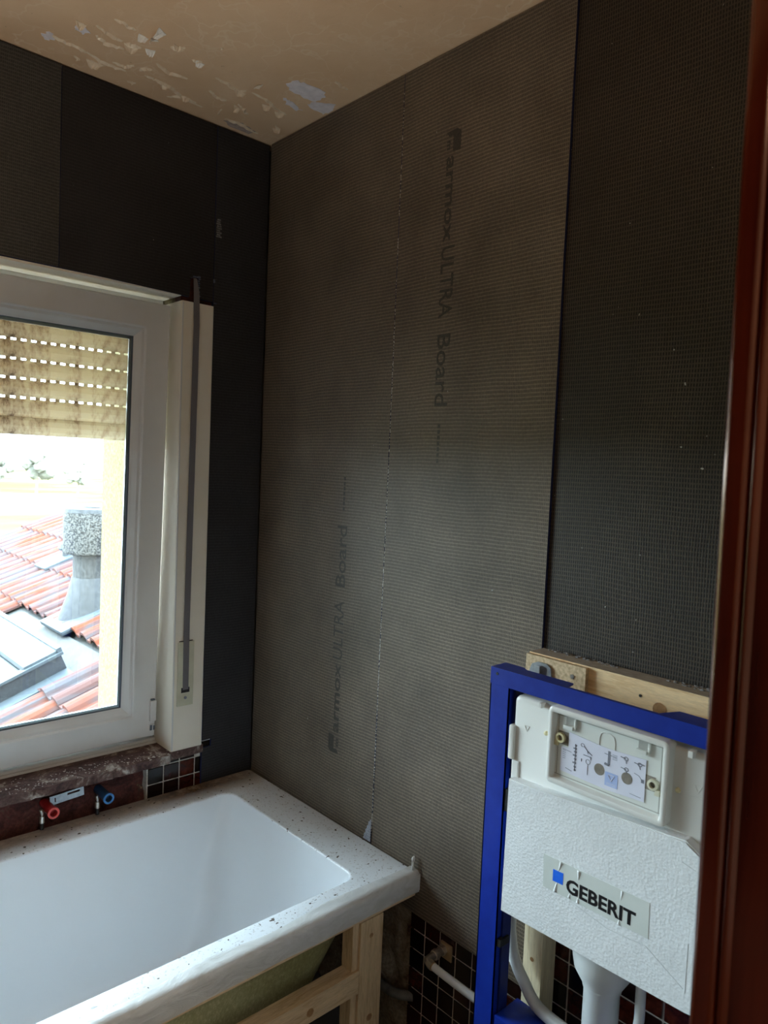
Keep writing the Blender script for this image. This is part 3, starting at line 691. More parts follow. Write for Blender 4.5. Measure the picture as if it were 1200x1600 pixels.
# ---------------------------------------------------------------- bath
tub = thing('bathtub', 'white rectangular bathtub in the corner with gritty dirty rim', 'bathtub')
ZR = 0.4975; ox0, ox1, oy0, oy1 = -1.72, -0.003, -0.786, -0.003; ix0, ix1, iy0, iy1 = -1.56, -0.134, -0.7115, -0.106
def ring3(x0, x1, y0, y1, r, z): return [(x, y, z) for x, y in rrect(x0, x1, y0, y1, r)]
bm = bmesh.new(); R_ = []
R_.append(ring3(ox0, ox1, oy0, oy1, .014, 0.452)); R_.append(ring3(ox0, ox1, oy0, oy1, .014, 0.490))
for a in (22, 45, 67, 90):
    s_, c_ = math.sin(math.radians(a)), 1 - math.cos(math.radians(a)); q = 0.0075
    R_.append(ring3(ox0 + q * c_, ox1 - q * c_, oy0 + q * c_, oy1 - q * c_, .012, ZR - q + q * s_))
for a in (90, 67, 45, 22, 0):
    s_, c_ = math.sin(math.radians(a)), 1 - math.cos(math.radians(a)); q = 0.007; e = q * (1 - math.cos(math.radians(a)) if False else math.cos(math.radians(a)))
    R_.append(ring3(ix0 + e - q * 0, ix1 - e, iy0 + e, iy1 - e, .036, ZR - q + q * s_))
def bowl(k, z, r, extra=0.0):
    # k: how far the walls have come in, 0 at the rim and 1 at the floor of the bath
    return ring3(ix0 + .007 + .24 * k + extra, ix1 - .007 - .155 * k - extra, iy0 + .007 + .075 * k + extra, iy1 - .007 - .075 * k - extra, r, z)
for k in range(1, 10):
    f = k / 9; R_.append(bowl(f * 0.9, ZR - .007 - 0.375 * f, .036 + .05 * f))
R_.append(bowl(0.95, 0.095, .09, 0.005)); R_.append(bowl(1.0, 0.082, .09, 0.018)); R_.append(bowl(1.0, 0.076, .09, 0.045))
loft(bm, R_, False, True); obj('basin', bm, M_tub, tub, smooth=True)
bm = bmesh.new(); R_ = []
for k in range(0, 10):
    f = k / 9; g = f * 0.9
    R_.append(ring3(ix0 - .02 + .24 * g, ix1 - .004 - .155 * g + .0, iy0 - .022 + .075 * g, iy1 + .012 - .075 * g, .05 + .05 * f, 0.4545 - 0.350 * f))
R_.append(ring3(ix0 + .24, ix1 - .175, iy0 + .08, iy1 - .09, .09, 0.062)); loft(bm, R_, False, True)
obj('outer_shell', bm, M_shell, tub, smooth=True)['label'] = 'greenish fibreglass underside'
# film over the front edge
bm = bmesh.new(); g = []; nx = 120
prof = [(-0.752, ZR + .0012), (-0.770, ZR + .0018), (-0.783, ZR + .0008), (-0.7895, ZR - .006), (-0.7905, ZR - .02), (-0.7905, ZR - .034), (-0.7895, ZR - .050)]
for i in range(nx + 1):
    x = ox0 + (0.006 + 0.003 - ox0) * i / nx; row = []
    for j, (y, z) in enumerate(prof):
        nz = noise.noise(Vector((x * 9 + z * 30, y * 18, z * 12))) ; w = 0.0012 * nz
        if j == 0: y += 0.016 * noise.noise(Vector((x * 6, 3.3, 0))); 
        if j == 6: z += 0.004 * noise.noise(Vector((x * 11, 8.3, 0)))
        row.append(bm.verts.new((x, y - (w if j > 2 else 0) - 0.0008, z + (abs(w) * .4 if j <= 2 else 0))))
    g.append(row)
for i in range(nx):
    for j in range(len(prof) - 1): bm.faces.new((g[i][j], g[i + 1][j], g[i + 1][j + 1], g[i][j + 1]))
obj('protective_film', bm, M_film, tub, smooth='all')['label'] = 'crumpled translucent film along the front edge'
bm = bmesh.new(); tube(bm, spline([(-0.006, -0.772, ZR), (-0.012, -0.775, ZR + .010), (-0.009, -0.772, ZR + .020), (-0.012, -0.776, ZR + .030), (-0.006, -0.773, ZR + .036)], 3), [.006, .0055, .005, .004, .003, .0028, .0028, .003, .0035, .0045, .0045, .003, .0015][:13], 6)
obj('film_tip', bm, M_film, tub, smooth='all')
bm = bmesh.new(); box(bm, 0.0005, 0.0085, -0.800, -0.7885, ZR - 0.050, ZR + 0.004, bev=0.003); box(bm, -0.006, 0.004, -0.792, -0.786, ZR - .046, ZR - .004, bev=0.002)
obj('film_end', bm, M_film, tub)
tf = thing('bath_support_frame', 'pine lumber frame under the front edge of the bathtub', 'frame')
obj('post', B(-0.1875, -0.1165, -0.786, -0.742, 0.0, 0.436, bev=.001), M_pineZ, tf)
obj('post', B(-0.2055, -0.1880, -0.779, -0.742, 0.0, 0.436, bev=.001), M_pineZ, tf)
obj('post', B(-1.70, -1.63, -0.779, -0.742, 0.0, 0.436, bev=.001), M_pineZ, tf)
obj('rail', B(-1.63, -0.1880, -0.786, -0.745, 0.265, 0.322, bev=.001), M_pineX, tf)
obj('top_rail', B(-1.70, -0.006, -0.783, -0.742, 0.4365, 0.4510, bev=.001), M_pineX, tf)
for x, z, r in ((-0.154, 0.395, .006), (-0.150, 0.190, .009), (-0.33, 0.290, .010), (-0.385, 0.285, .006)):
    bm = bmesh.new(); lathe(bm, [(r, -0.0007), (r * .6, 0.001)], (x, -0.786, z), 10, 'y'); obj('knot', bm, M_knot, tf)

# ---------------------------------------------------------------- mixer connection under the sill
mx = thing('mixer_connection_plate', 'steel mounting plate with red and blue plugs under the window sill', 'pipe fitting')
bm = bmesh.new(); x0, x1 = -0.636, -0.545
def zs_(x): return 0.570 + (x - x0) / (x1 - x0) * 0.0065
T = Matrix.Rotation(-math.atan2(0.0065, 0.091), 4, 'Y')
box(bm, 0.0, 0.012, 0, 0.003, -0.014, 0.010); box(bm, 0.012, 0.016, 0, 0.003, -0.014, -0.009); box(bm, 0.012, 0.016, 0, 0.003, 0.004, 0.010)
box(bm, 0.016, 0.046, 0, 0.003, -0.014, 0.010); box(bm, 0.046, 0.080, 0, 0.003, -0.014, 0.000); box(bm, 0.046, 0.080, 0, 0.003, 0.006, 0.010); box(bm, 0.080, 0.090, 0, 0.003, -0.014, 0.010)
bmesh.ops.transform(bm, matrix=Matrix.Translation((x0, -0.014, 0.571)) @ T, verts=bm.verts); obj('bracket', bm, M_bracket, mx)
def plug(cx, cz, m, mr, nm):
    bm = bmesh.new(); lathe(bm, [(0.0130, 0.02), (0.0130, -0.050), (0.0150, -0.050), (0.0150, -0.056), (0.0095, -0.056), (0.0090, -0.040)], (cx, 0, cz), 20, 'y')
    o = obj(nm, bm, m, mx, smooth=True)
    bm = bmesh.new(); lathe(bm, [(0.0150, -0.0575), (0.0150, -0.0562), (0.0098, -0.0562), (0.0098, -0.0575)], (cx, 0, cz), 20, 'y')
    # an open ring
    bm.free(); bm = bmesh.new(); rr = []
    for r, h in ((0.0098, -0.0555), (0.0098, -0.0580), (0.0150, -0.0580), (0.0152, -0.0550)):
        rr.append([(cx + r * math.cos(2 * PI * k / 20), h, cz + r * math.sin(2 * PI * k / 20)) for k in range(20)])
    loft(bm, rr + [rr[0]]); obj('plug_rim', bm, mr, o, smooth=True)
    bm = bmesh.new(); tube(bm, [(cx - .024, -0.030, cz + .006), (cx - .021, -0.030, cz - .006)], .0045, 10); tube(bm, [(cx - .021, -0.030, cz - .006), (cx - .021, -0.030, cz - .012)], .0032, 10)
    tube(bm, [(cx - .021, -0.030, cz - .012), (cx - .021, -0.030, cz - .030)], [.0065, .0068], 12)
    obj('bleed_screw', bm, M_steel, mx, smooth=True)
    bm = bmesh.new(); tube(bm, [(cx - .021, -0.030, cz - .030), (cx - .021, -0.030, cz - .048)], .0055, 12)
    obj('valve_stem', bm, M_ink, mx, smooth=True)
plug(-0.6400, 0.5550, M_redp, M_redrim, 'red_plug'); plug(-0.4930, 0.5530, M_bluep, M_bluerim, 'blue_plug')

# ---------------------------------------------------------------- toilet installation frame with cistern
fr = thing('toilet_installation_frame', 'blue steel toilet frame holding a white concealed cistern against the right wall', 'toilet frame')
XF = -0.159; YL = -1.107; YR = -1.615
def upright(y0, y1, s):
    bm = bmesh.new(); box(bm, XF, XF + 0.0025, y0, y1, 0.0, 1.0865)                                # front face of the channel
    e = y1 if s > 0 else y0
    a, b = (e, e + .003) if s < 0 else (e - .003, e)
    box(bm, XF, XF + 0.045, y0, y0 + .0025, 0, 1.0865); box(bm, XF, XF + 0.045, y1 - .0025, y1, 0, 1.0865)
    bmesh.ops.remove_doubles(bm, verts=bm.verts, dist=1e-5); return bm
obj('upright', upright(-1.154, YL, 1), M_blue, fr)
obj('upright', upright(YR, -1.568, -1), M_blue, fr)
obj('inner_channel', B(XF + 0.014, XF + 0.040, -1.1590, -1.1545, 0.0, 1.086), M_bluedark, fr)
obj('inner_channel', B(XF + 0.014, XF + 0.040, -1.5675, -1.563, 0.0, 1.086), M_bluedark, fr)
bm = bmesh.new(); box(bm, XF - 0.001, XF + 0.002, YR, YL, 1.0865, 1.120, bev=0.0006)
prism(bm, [(XF, YL), (XF + .046, YL), (XF + .046, YL - .045), (XF + .036, YL - .060), (XF + .036, YL - .165), (XF + .007, YL - .172), (XF, YL - .172)], 'z', 1.1165, 1.1198)
prism(bm, [(XF, YR), (XF + .046, YR), (XF + .046, -1.470), (XF, -1.450)], 'z', 1.1165, 1.1198)
box(bm, XF, XF + .008, -1.452, -1.278, 1.1172, 1.1198)
tb = obj('top_beam', bm, M_blue, fr)
bm = bmesh.new(); lathe(bm, [(0.0030, -0.0018), (0.0030, 0.001)], (XF, YL - .0165, 1.1085), 12, 'x'); obj('bolt_hole', bm, M_black, tb)
bm = bmesh.new(); box(bm, XF, XF + 0.075, -1.563, -1.1600, 0.378, 0.4255, bev=0.001)
obj('crossbar', bm, M_blue, fr)
for y0, y1 in ((-1.154, YL), (YR, -1.568)): obj('foot', B(XF - .02, XF + .075, y0, y1, 0.0, 0.012), M_bracket, fr)
obj('side_clip', B(XF + .002, XF + .018, -1.1655, -1.1545, 0.842, 0.886, bev=.001), M_black, fr)
obj('side_clip', B(XF + .002, XF + .030, -1.1640, -1.1545, 0.565, 0.580, bev=.001), M_black, fr)
# cistern tank
def yz_round(bm, y0, y1, z0, z1, xb, xf, r, bev=0.008):
    pts = rrect(y0, y1, z0, z1, r, 5); n = 3; rings = [[(xb, a, b) for a, b in pts]]
    rings.append([(xf + bev, a, b) for a, b in pts]); cy, cz = (y0 + y1) / 2, (z0 + z1) / 2
    for k in range(1, n + 1):
        a = PI / 2 * k / n; q = bev * (1 - math.cos(a)); pts2 = rrect(y0 + q, y1 - q, z0 + q, z1 - q, max(r - q, .002), 5)
        rings.append([(xf + bev - bev * math.sin(a), u, v) for u, v in pts2])
    loft(bm, rings, True, True)
bm = bmesh.new(); yz_round(bm, -1.5690, -1.1655, 0.655, 1.0780, -0.066, -0.156, 0.014)
cis = obj('cistern_tank', bm, M_cist, fr, smooth=True)
for a, bv in (((-0.163, -0.120, -1.172, -1.1605, 0.951, 1.018), .004), ((-0.159, -0.12, -1.185, -1.168, 0.905, 0.951), .003), ((-0.1575, -0.12, -1.571, -1.556, 0.70, 0.93), .006), ((-0.166, -0.150, -1.234, -1.228, 1.070, 1.079), .001), ((-0.166, -0.150, -1.520, -1.512, 1.068, 1.079), .001)):
    obj('moulded_lug', B(*a, bev=bv), M_cist, cis)
obj('side_latch', B(-0.160, -0.140, -1.5685, -1.559, 0.828, 0.884, bev=.002), M_black, cis)
def tri_mark(y, z, s):
    bm = bmesh.new()
    P3 = [Vector((y - s, z + s)), Vector((y + s, z + s)), Vector((y, z - s))]
    for i in range(3):
        a, b = P3[i], P3[(i + 1) % 3]; tube(bm, [(-0.1562, a.x, a.y), (-0.1562, b.x, b.y)], 0.0008, 5)
    return bm
obj('moulded_triangle', tri_mark(-1.528, 1.019, .006), M_cist, cis); obj('moulded_triangle', tri_mark(-1.198, 1.019, .005), M_cist, cis)
bm = bmesh.new(); tube(bm, [(-0.1562, -1.515, 1.0055), (-0.1562, -1.552, 1.0055)], 0.0007, 5); tube(bm, [(-0.1562, -1.552, 1.0055), (-0.1562, -1.552, 1.060)], 0.0006, 5); obj('moulded_line', bm, M_cist, cis)
# mounting ring of the flush plate
XR = -0.175
def ring_loft(y0, y1, z0, z1, prof, rad):
    bm = bmesh.new(); rr = []
    for ins, x in prof: rr.append([(x, a, b) for a, b in rrect(y0 + ins, y1 - ins, z0 + ins, z1 - ins, max(rad - ins, .003), 5)])
    loft(bm, rr); return bm
ry0, ry1, rz0, rz1 = -1.4865, -1.2555, 0.9425, 1.0850
obj('mounting_ring', ring_loft(ry0, ry1, rz0, rz1, [(0.0, -0.150), (0.0, XR + .004), (0.001, XR + .0015), (0.004, XR), (0.009, XR), (0.0105, XR + .001), (0.0135, XR + .012)], 0.011), M_cist, cis, smooth=True)
XP = -0.1635       # recessed protection plate
bm = bmesh.new(); box(bm, XP, -0.154, ry0 + .013, ry1 - .013, rz0 + .013, rz1 - .013)
plate = obj('protection_plate', bm, M_recess, cis)
def flat(nm, y0, y1, z0, z1, m, par, x=XP, t=0.0006, bev=0): return obj(nm, B(x - t, x, min(y0, y1), max(y0, y1), min(z0, z1), max(z0, z1), bev=bev), m, par)
M_dkp = mat('shadowed_brown_plastic', (0.17, 0.15, 0.12), (0.26, 0.23, 0.19), 60, 0.7)
M_greyrec = mat('recess_grey', (0.34, 0.34, 0.31), None, 60, 0.6)
# groove framing the plate
bm = bmesh.new()
for a in ((ry0 + .0135, ry1 - .0135, rz1 - .0165, rz1 - .0150), (ry0 + .0135, ry1 - .0135, rz0 + .0165, rz0 + .0180), (ry0 + .0165, ry0 + .0180, rz0 + .0165, rz1 - .015), (ry1 - .0180, ry1 - .0165, rz0 + .0165, rz1 - .015)): box(bm, XP - .0004, XP + .001, *a)
obj('plate_groove', bm, M_greyrec, plate)
for yc, zc in ((-1.298, 1.0605), (-1.438, 1.0615)):
    o = flat('clip_recess', yc - .011, yc + .010, zc - .0065, zc + .009, M_greyrec, plate, t=.0005)
    bm = bmesh.new(); box(bm, XP - .007, XP, yc - .0075, yc + .012, zc - .0115, zc - .0050, bev=.001); box(bm, XP - .005, XP, yc - .012, yc - .0085, zc - .009, zc + .009, bev=.001); obj('clip_tab', bm, M_recess, o)
bm = bmesh.new(); arch = [(-1.3555, 1.026), (-1.3555, 1.052), (-1.3580, 1.0600), (-1.3640, 1.0635), (-1.3760, 1.0635), (-1.3825, 1.0600), (-1.3855, 1.052), (-1.3855, 1.022)]
tube(bm, [(XP - .0002, a, b) for a, b in arch], 0.0010, 6); obj('moulded_arch', bm, M_cist, plate, smooth=True)
bm = bmesh.new(); tube(bm, [(XP - .0002, -1.332, 0.9665), (XP - .0002, -1.400, 0.9665)], 0.0011, 6); tube(bm, [(XP - .0002, -1.332, 0.9735), (XP - .0002, -1.332, 0.966)], 0.0011, 6); obj('moulded_slide', bm, M_cist, plate)
def latch(yc, zc, m, s):
    o = flat('latch_recess', yc - .009, yc + .011, zc - .012, zc + .012, M_dkp, plate, t=.0007)
    bm = bmesh.new(); rr = []
    c = (yc - .006 * s, zc)
    for r, x in ((0.0095, XP), (0.0092, XP - .006), (0.0055, XP - .0065), (0.0050, XP - .002)): rr.append([(x, c[0] + r * math.cos(2 * PI * k / 16), c[1] + r * math.sin(2 * PI * k / 16)) for k in range(16)])
    loft(bm, rr); box(bm, XP - .005, XP, c[0] - (.012 if s > 0 else -.004), c[0] + (-.004 if s > 0 else .012), zc - .016, zc - .006, bev=.001)
    obj('latch_boss', bm, m, o, smooth=True)
latch(-1.4525, 1.0045, M_cream, 1); latch(-1.2855, 1.0290, M_yellowp, -1)
for y, z in ((-1.2420, 1.0235), (-1.4960, 1.0065)):
    bm = bmesh.new(); lathe(bm, [(0.0045, 0.0), (0.0040, -0.0035), (0.0020, -0.0045)], (-0.156, y, z), 12, 'x'); obj('yellow_pin', bm, M_yellowp, cis)
# instruction sheet with its two holes
xp = XP - 0.0009
pap = bmesh.new()
outer = [(-1.2960, 1.0440), (-1.3600, 1.0385), (-1.3830, 1.0380), (-1.4440, 1.0405), (-1.4440, 0.9690), (-1.3750, 0.9655), (-1.2810, 0.9690), (-1.2810, 1.0130), (-1.2960, 1.0150)]
prism(pap, outer, 'x', xp - .0005, xp)
sheet = obj('instruction_sheet', pap, M_paper, plate)
for y, z in ((-1.3595, 0.9965), (-1.4115, 0.9985)):
    bm = bmesh.new(); lathe(bm, [(0.0100, -0.0003), (0.0100, 0.0008)], (xp - .0006, y, z), 20, 'x'); h = obj('round_hole', bm, M_dkp, sheet)
    
bm = bmesh.new()
def stroke(pts, r=0.00045): tube(bm, [(xp - .0007, a, b) for a, b in pts], r, 4)
def ell(c, a, b, r=.0004, n=12): stroke([(c[0] + a * math.cos(2 * PI * k / n), c[1] + b * math.sin(2 * PI * k / n)) for k in range(n + 1)], r)
for z in (1.008, 1.0045, 1.001, 0.9975, 0.994): stroke([(-1.285, z), (-1.291, z)], .00035)
stroke([(-1.284, 1.0105), (-1.303, 1.0085)], .0004); stroke([(-1.292, .977), (-1.305, .9745)], .0005)
for z in (1.024, 1.018, 1.012, 1.0055, 0.999, 0.992, 0.985, 0.979): box(bm, xp - .0009, xp - .0004, -1.3135, -1.3075 + random.uniform(-.002, .002), z - .0016, z + .0012)
stroke([(-1.3105, 1.026), (-1.3105, .977)], .0008)
ell((-1.3245, 1.0285), .0035, .003); stroke([(-1.328, 1.027), (-1.336, 1.020), (-1.344, 1.016)], .0009); stroke([(-1.334, 1.022), (-1.336, 1.016)], .0006)
ell((-1.3365, 1.002), .0042, .0042); stroke([(-1.3365, .998), (-1.3365, .979)], .0005); stroke([(-1.327, 1.012), (-1.336, 1.012), (-1.343, 1.011)], .0007); stroke([(-1.341, 1.013), (-1.342, 1.007)], .0007); stroke([(-1.3235, 1.004), (-1.3235, .999)], .0008)
stroke([(-1.3680, 1.028), (-1.3900, 1.027)], .0006); box(bm, xp - .0009, xp - .0004, -1.3790, -1.3745, 1.010, 1.034); stroke([(-1.3690, 1.0105), (-1.3765, 1.0095)], .0022)
for z in (1.030, 1.0275, 1.025, 1.0225): stroke([(-1.3830, z), (-1.3920, z)], .0004)
for (a, b) in ((-1.402, 1.032), (-1.4035, 1.014), (-1.427, 1.030)):
    stroke([(a + .004, b), (a - .006, b - .0015)], .0007); ell((a - .006, b - .001), .0035, .003, .0006); stroke([(a - .006, b - .003), (a - .007, b - .009)], .0007)
stroke([(-1.430, 1.031), (-1.442, 1.030)], .0009); stroke([(-1.424, 1.012), (-1.433, 1.010), (-1.438, 1.004)], .0004); box(bm, xp - .0009, xp - .0004, -1.4420, -1.4370, 1.000, 1.006); stroke([(-1.418, .975), (-1.438, .974)], .0004)
obj('printed_marks', bm, M_inkgrey, sheet)['kind'] = 'stuff'
bm = bmesh.new(); box(bm, xp - .0009, xp - .0004, -1.3950, -1.3710, 0.9735, 0.9975); o = obj('blue_panel', bm, M_paperblue, sheet)
bm = bmesh.new(); P3 = [(-1.3775, 0.9935), (-1.3885, 0.9935), (-1.3830, 0.9830)]
for i in range(3): tube(bm, [(xp - .0010, *P3[i]), (xp - .0010, *P3[(i + 1) % 3])], .0006, 4)
for z in (0.9785, 0.976): tube(bm, [(xp - .0010, -1.3740, z), (xp - .0010, -1.3920, z)], .0004, 4)
obj('printed_triangle', bm, M_paper, sheet)['kind'] = 'stuff'
# foam protection cover
bm = bmesh.new(); XE = -0.178
front = [(-1.1745, 0.6560), (-1.1770, 0.9190), (-1.2400, 0.9215), (-1.5225, 0.9400), (-1.5540, 0.9220), (-1.5620, 0.70), (-1.5640, 0.6700), (-1.5400, 0.6685)]
fs = prism(bm, front, 'x', -0.156, XE)
bmesh.ops.bevel(bm, geom=[e for e in bm.edges if abs(e.verts[0].co.x - XE) < 1e-5 and abs(e.verts[1].co.x - XE) < 1e-5], offset=0.0025, segments=2, affect='EDGES')
foam = obj('foam_cover', bm, M_eps, fr); foam['label'] = 'white foam protection cover with a printed label'
bm = bmesh.new(); rr = []
for a in range(0, 91, 18):
    c, s = math.cos(math.radians(a)), math.sin(math.radians(a)); x = -0.158 - .018 * c; y = -1.5610 - .017 * s
    rr.append([(x, y, 0.668), (x, y, 0.915)])
vs = [[bm.verts.new(p) for p in r] for r in rr]
for a, b in zip(vs, vs[1:]): bm.faces.new((a[0], b[0], b[1], a[1]))
vb = [bm.verts.new((-0.15, -1.556, 0.668)), bm.verts.new((-0.15, -1.556, 0.915))]; bm.faces.new((vs[-1][0], vb[0], vb[1], vs[-1][1]))
bm.faces.new([v[0] for v in vs] + [vb[0]]); bm.faces.new([v[1] for v in vs] + [vb[1]])
obj('foam_side', bm, M_eps, foam, smooth='all')
lab = bmesh.new(); xl = XE - 0.0006; prism(lab, [(-1.2660, 0.8100), (-1.4720, 0.8150), (-1.4730, 0.7550), (-1.2680, 0.7490)], 'x', xl, XE + .0002)
lb = obj('label_sticker', lab, M_label, foam); lb['label'] = 'translucent sticker with blue square and black lettering'
bm = bmesh.new(); prism(bm, [(-1.2880, 0.7905), (-1.3095, 0.7915), (-1.3095, 0.7700), (-1.2880, 0.7690)], 'x', xl - .0004, xl + .0001); obj('blue_square', bm, M_logo_blue, lb)
Mx = frame_m((xl - .0002, -1.3165, 0.7625), (0, -1, 0), (0, 0, 1))
obj('lettering', text_mesh('GEBERIT', 0.0345, Mx, ext=0.0002, offset=0.0010, width=0.133), M_ink, lb)
bm = bmesh.new()       # wrinkles in the sticker
wr0 = [(-1.304, 0.8095, -1.299, 0.7915, .0034), (-1.297, 0.7685, -1.2935, 0.7505, .0036), (-1.3250, 0.7615, -1.3230, 0.7530, .0030), (-1.3400, 0.8095, -1.3400, 0.7925, .0036), (-1.341, 0.7610, -1.341, 0.7520, .0036), (-1.4235, 0.8120, -1.4220, 0.7945, .0028), (-1.4210, 0.7610, -1.4205, 0.7525, .0034)]
for ya, za, yb, zb, r in wr0:
    bm = bmesh.new(); n = 6; up_ = za > 0.78
    tube(bm, [(xl + .0012, ya + (yb - ya) * i / n, za + (zb - za) * i / n) for i in range(n + 1)], [r * (1 - .55 * (i / n if up_ else 1 - i / n)) for i in range(n + 1)], 8)
    obj('sticker_wrinkle', bm, M_eps, lb, smooth='all')
bm = bmesh.new()       # shallow knife lines in the foam
for pts in ([(-1.5500, .905), (-1.5500, .70)], [(-1.5420, .90), (-1.5200, .905)], [(-1.538, .833), (-1.550, .831)], [(-1.5380, .78), (-1.5380, .700)], [(-1.325, .748), (-1.36, .742), (-1.40, .735)], [(-1.40, .735), (-1.47, .7405), (-1.535, .705)]):
    tube(bm, [(XE - .0001, a, b) for a, b in pts], 0.0004, 4)
obj('foam_score_line', bm, mat('foam_crease', (0.42, 0.43, 0.43), None, 60, 0.8), foam)
# flush pipe
bm = bmesh.new(); lathe(bm, [(0.0560, 0.655), (0.0560, 0.622), (0.0520, 0.600), (0.0360, 0.572), (0.0350, 0.565), (0.0325, 0.562), (0.0325, 0.250)], (-0.095, -1.352, 0), 28); obj('flush_pipe', bm, M_whitep, fr, smooth=True)
bm = bmesh.new(); lathe(bm, [(0.0345, 0.568), (0.0365, 0.572), (0.0365, 0.576), (0.0345, 0.580)], (-0.095, -1.352, 0), 28); obj('pipe_collar', bm, M_whitep, fr, smooth=True)
bm = bmesh.new(); tube(bm, spline([(-0.095, -1.4270, 0.66), (-0.095, -1.4270, 0.58), (-0.096, -1.4270, 0.54), (-0.100, -1.4180, 0.48), (-0.105, -1.40, 0.40), (-0.11, -1.36, 0.30)], 6), 0.0090, 12); obj('drain_tube', bm, M_whitep, fr, smooth=True)

tag(obj('wiring_conduit', (lambda b: (tube(b, spline([(-0.078, -1.1330, 0.70), (-0.078, -1.1310, 0.600), (-0.078, -1.1350, 0.530), (-0.079, -1.1500, 0.489), (-0.082, -1.1730, 0.466), (-0.087, -1.1970, 0.4470), (-0.092, -1.225, 0.4390), (-0.097, -1.275, 0.4385), (-0.100, -1.33, 0.4385)], 5), [0.0095] * 9 + [0.0105, .0108, .0112, .0115, .0118, .0120] + [0.0122] * 26, 14), b)[1])(bmesh.new()), M_greyp, smooth=True),
    'flexible grey conduit bending right behind the blue frame', 'conduit')
bm = bmesh.new()
for k in range(5):
    z = 0.4930 - k * .004; y = -1.1440 - k * .0030; lathe(bm, [(0.0112, -.0008), (0.0120, 0), (0.0112, .0008)], (-0.078, y, z), 14)
o = obj('conduit_ribs', bm, M_greyp, bpy.data.objects['wiring_conduit'])

# ---------------------------------------------------------------- timber behind the frame
bt = thing('wall_batten', 'horizontal pine batten screwed to the wall above the blue frame', 'batten')
bm = bmesh.new(); fs = box(bm, -0.0500, -0.0006, -1.80, -1.1185, 1.060, 1.137, bev=.0008)
bm.normal_update()
for f in bm.faces:
    if f.normal.z > 0.9: f.material_index = 1
obj('batten', bm, [M_pineY, M_dusty], bt)
bl = obj('chipboard_block', B(-0.0610, -0.0502, -1.2590, -1.1185, 1.050, 1.1345, bev=.0008), M_osb, bt)
bm = bmesh.new(); lathe(bm, [(0.0045, -0.0015), (0.0045, 0.001)], (-0.061, -1.2300, 1.112), 14, 'x'); obj('screw', bm, M_steel, bt)
bm = bmesh.new(); lathe(bm, [(0.013, -0.0006), (0.010, 0.001)], (-0.050, -1.405, 1.0920), 16, 'x'); obj('knot', bm, M_knot, bt)
bm = bmesh.new(); lathe(bm, [(0.0028, -0.0008), (0.0028, 0.001)], (-0.050, -1.367, 1.1080), 12, 'x'); obj('nail_hole', bm, M_black, bt)
bm = bmesh.new()
poly = [(-1.1300, 1.100), (-1.1370, 1.1180), (-1.1500, 1.1240), (-1.1720, 1.1240), (-1.1820, 1.1170), (-1.1850, 1.0950), (-1.1780, 1.0820), (-1.13, 1.0820)]
prism(bm, poly, 'x', -0.0655, -0.0612); box(bm, -0.074, -0.0655, -1.1620, -1.1490, 1.096, 1.118, bev=.001)
obj('fixing_bracket', bm, M_bracket, bt)
bm = bmesh.new()
for k in range(90):
    y = random.choice([random.uniform(-1.30, -1.14), random.gauss(-1.46, .03)]); x = random.uniform(-0.012, -0.001) if y > -1.35 else random.uniform(-.02, -.001); r = random.uniform(.001, .0035)
    bmesh.ops.create_icosphere(bm, subdivisions=1, radius=1, matrix=Matrix.Translation((x, y, 1.1375)) @ Matrix.Diagonal((r, r * 1.8, r * .7, 1)))
s = obj('dust_crumbs', bm, M_mortar, bt); s['kind'] = 'stuff'
st = thing('upright_stud', 'vertical pale pine stud behind the frame with a dark knot', 'stud')
obj('stud_timber', B(-0.0500, -0.0006, -1.1905, -1.1450, 0.0, 1.0595, bev=.0008), M_stud, st)
bm = bmesh.new(); lathe(bm, [(0.0048, -0.0006), (0.0035, 0.001)], (-0.050, -1.167, 0.497), 12, 'x'); obj('knot', bm, M_knot, st)

# ---------------------------------------------------------------- water supply
ws = thing('water_supply_elbow', 'nickel wall elbow with white hose on the mosaic tiles', 'pipe fitting')
bm = bmesh.new(); box(bm, 0.0045, 0.0090, -0.9020, -0.8660, 0.318, 0.358, bev=.002); obj('wall_flange', bm, M_brass, ws)
bm = bmesh.new(); tube(bm, [(0.006, -0.8760, .3400), (-0.006, -0.8760, .3400)], .0130, 6); tube(bm, [(-0.006, -0.8760, .3400), (-0.018, -0.877, .3400)], .0095, 14)
tube(bm, [(-0.018, -0.877, .3400), (-0.022, -0.877, .3400), (-0.027, -0.877, .3400), (-0.031, -0.877, .3400)], [.0115, .0125, .0125, .0115], 14)
tube(bm, spline([(-0.031, -0.877, .3400), (-0.046, -0.877, .3400), (-0.054, -0.879, .3395), (-0.058, -0.886, .339), (-0.058, -0.893, .3385)], 4), .0085, 14)
tube(bm, [(-0.058, -0.888, .3388), (-0.058, -0.899, .3380)], .0112, 6)
obj('elbow', bm, M_steel, ws, smooth=True)
bm = bmesh.new(); tube(bm, [(-0.058, -0.899, .3380), (-0.058, -0.903, .3378)], .0098, 14); obj('brass_ring', bm, M_brass, ws, smooth=True)
bm = bmesh.new(); tube(bm, spline([(-0.058, -0.901, .338), (-0.060, -0.94, .338), (-0.062, -0.99, .3385), (-0.063, -1.04, .338), (-0.064, -1.10, .330), (-0.064, -1.15, .305), (-0.062, -1.20, .26)], 6), .0088, 14); obj('hose', bm, M_whitep, ws, smooth=True)

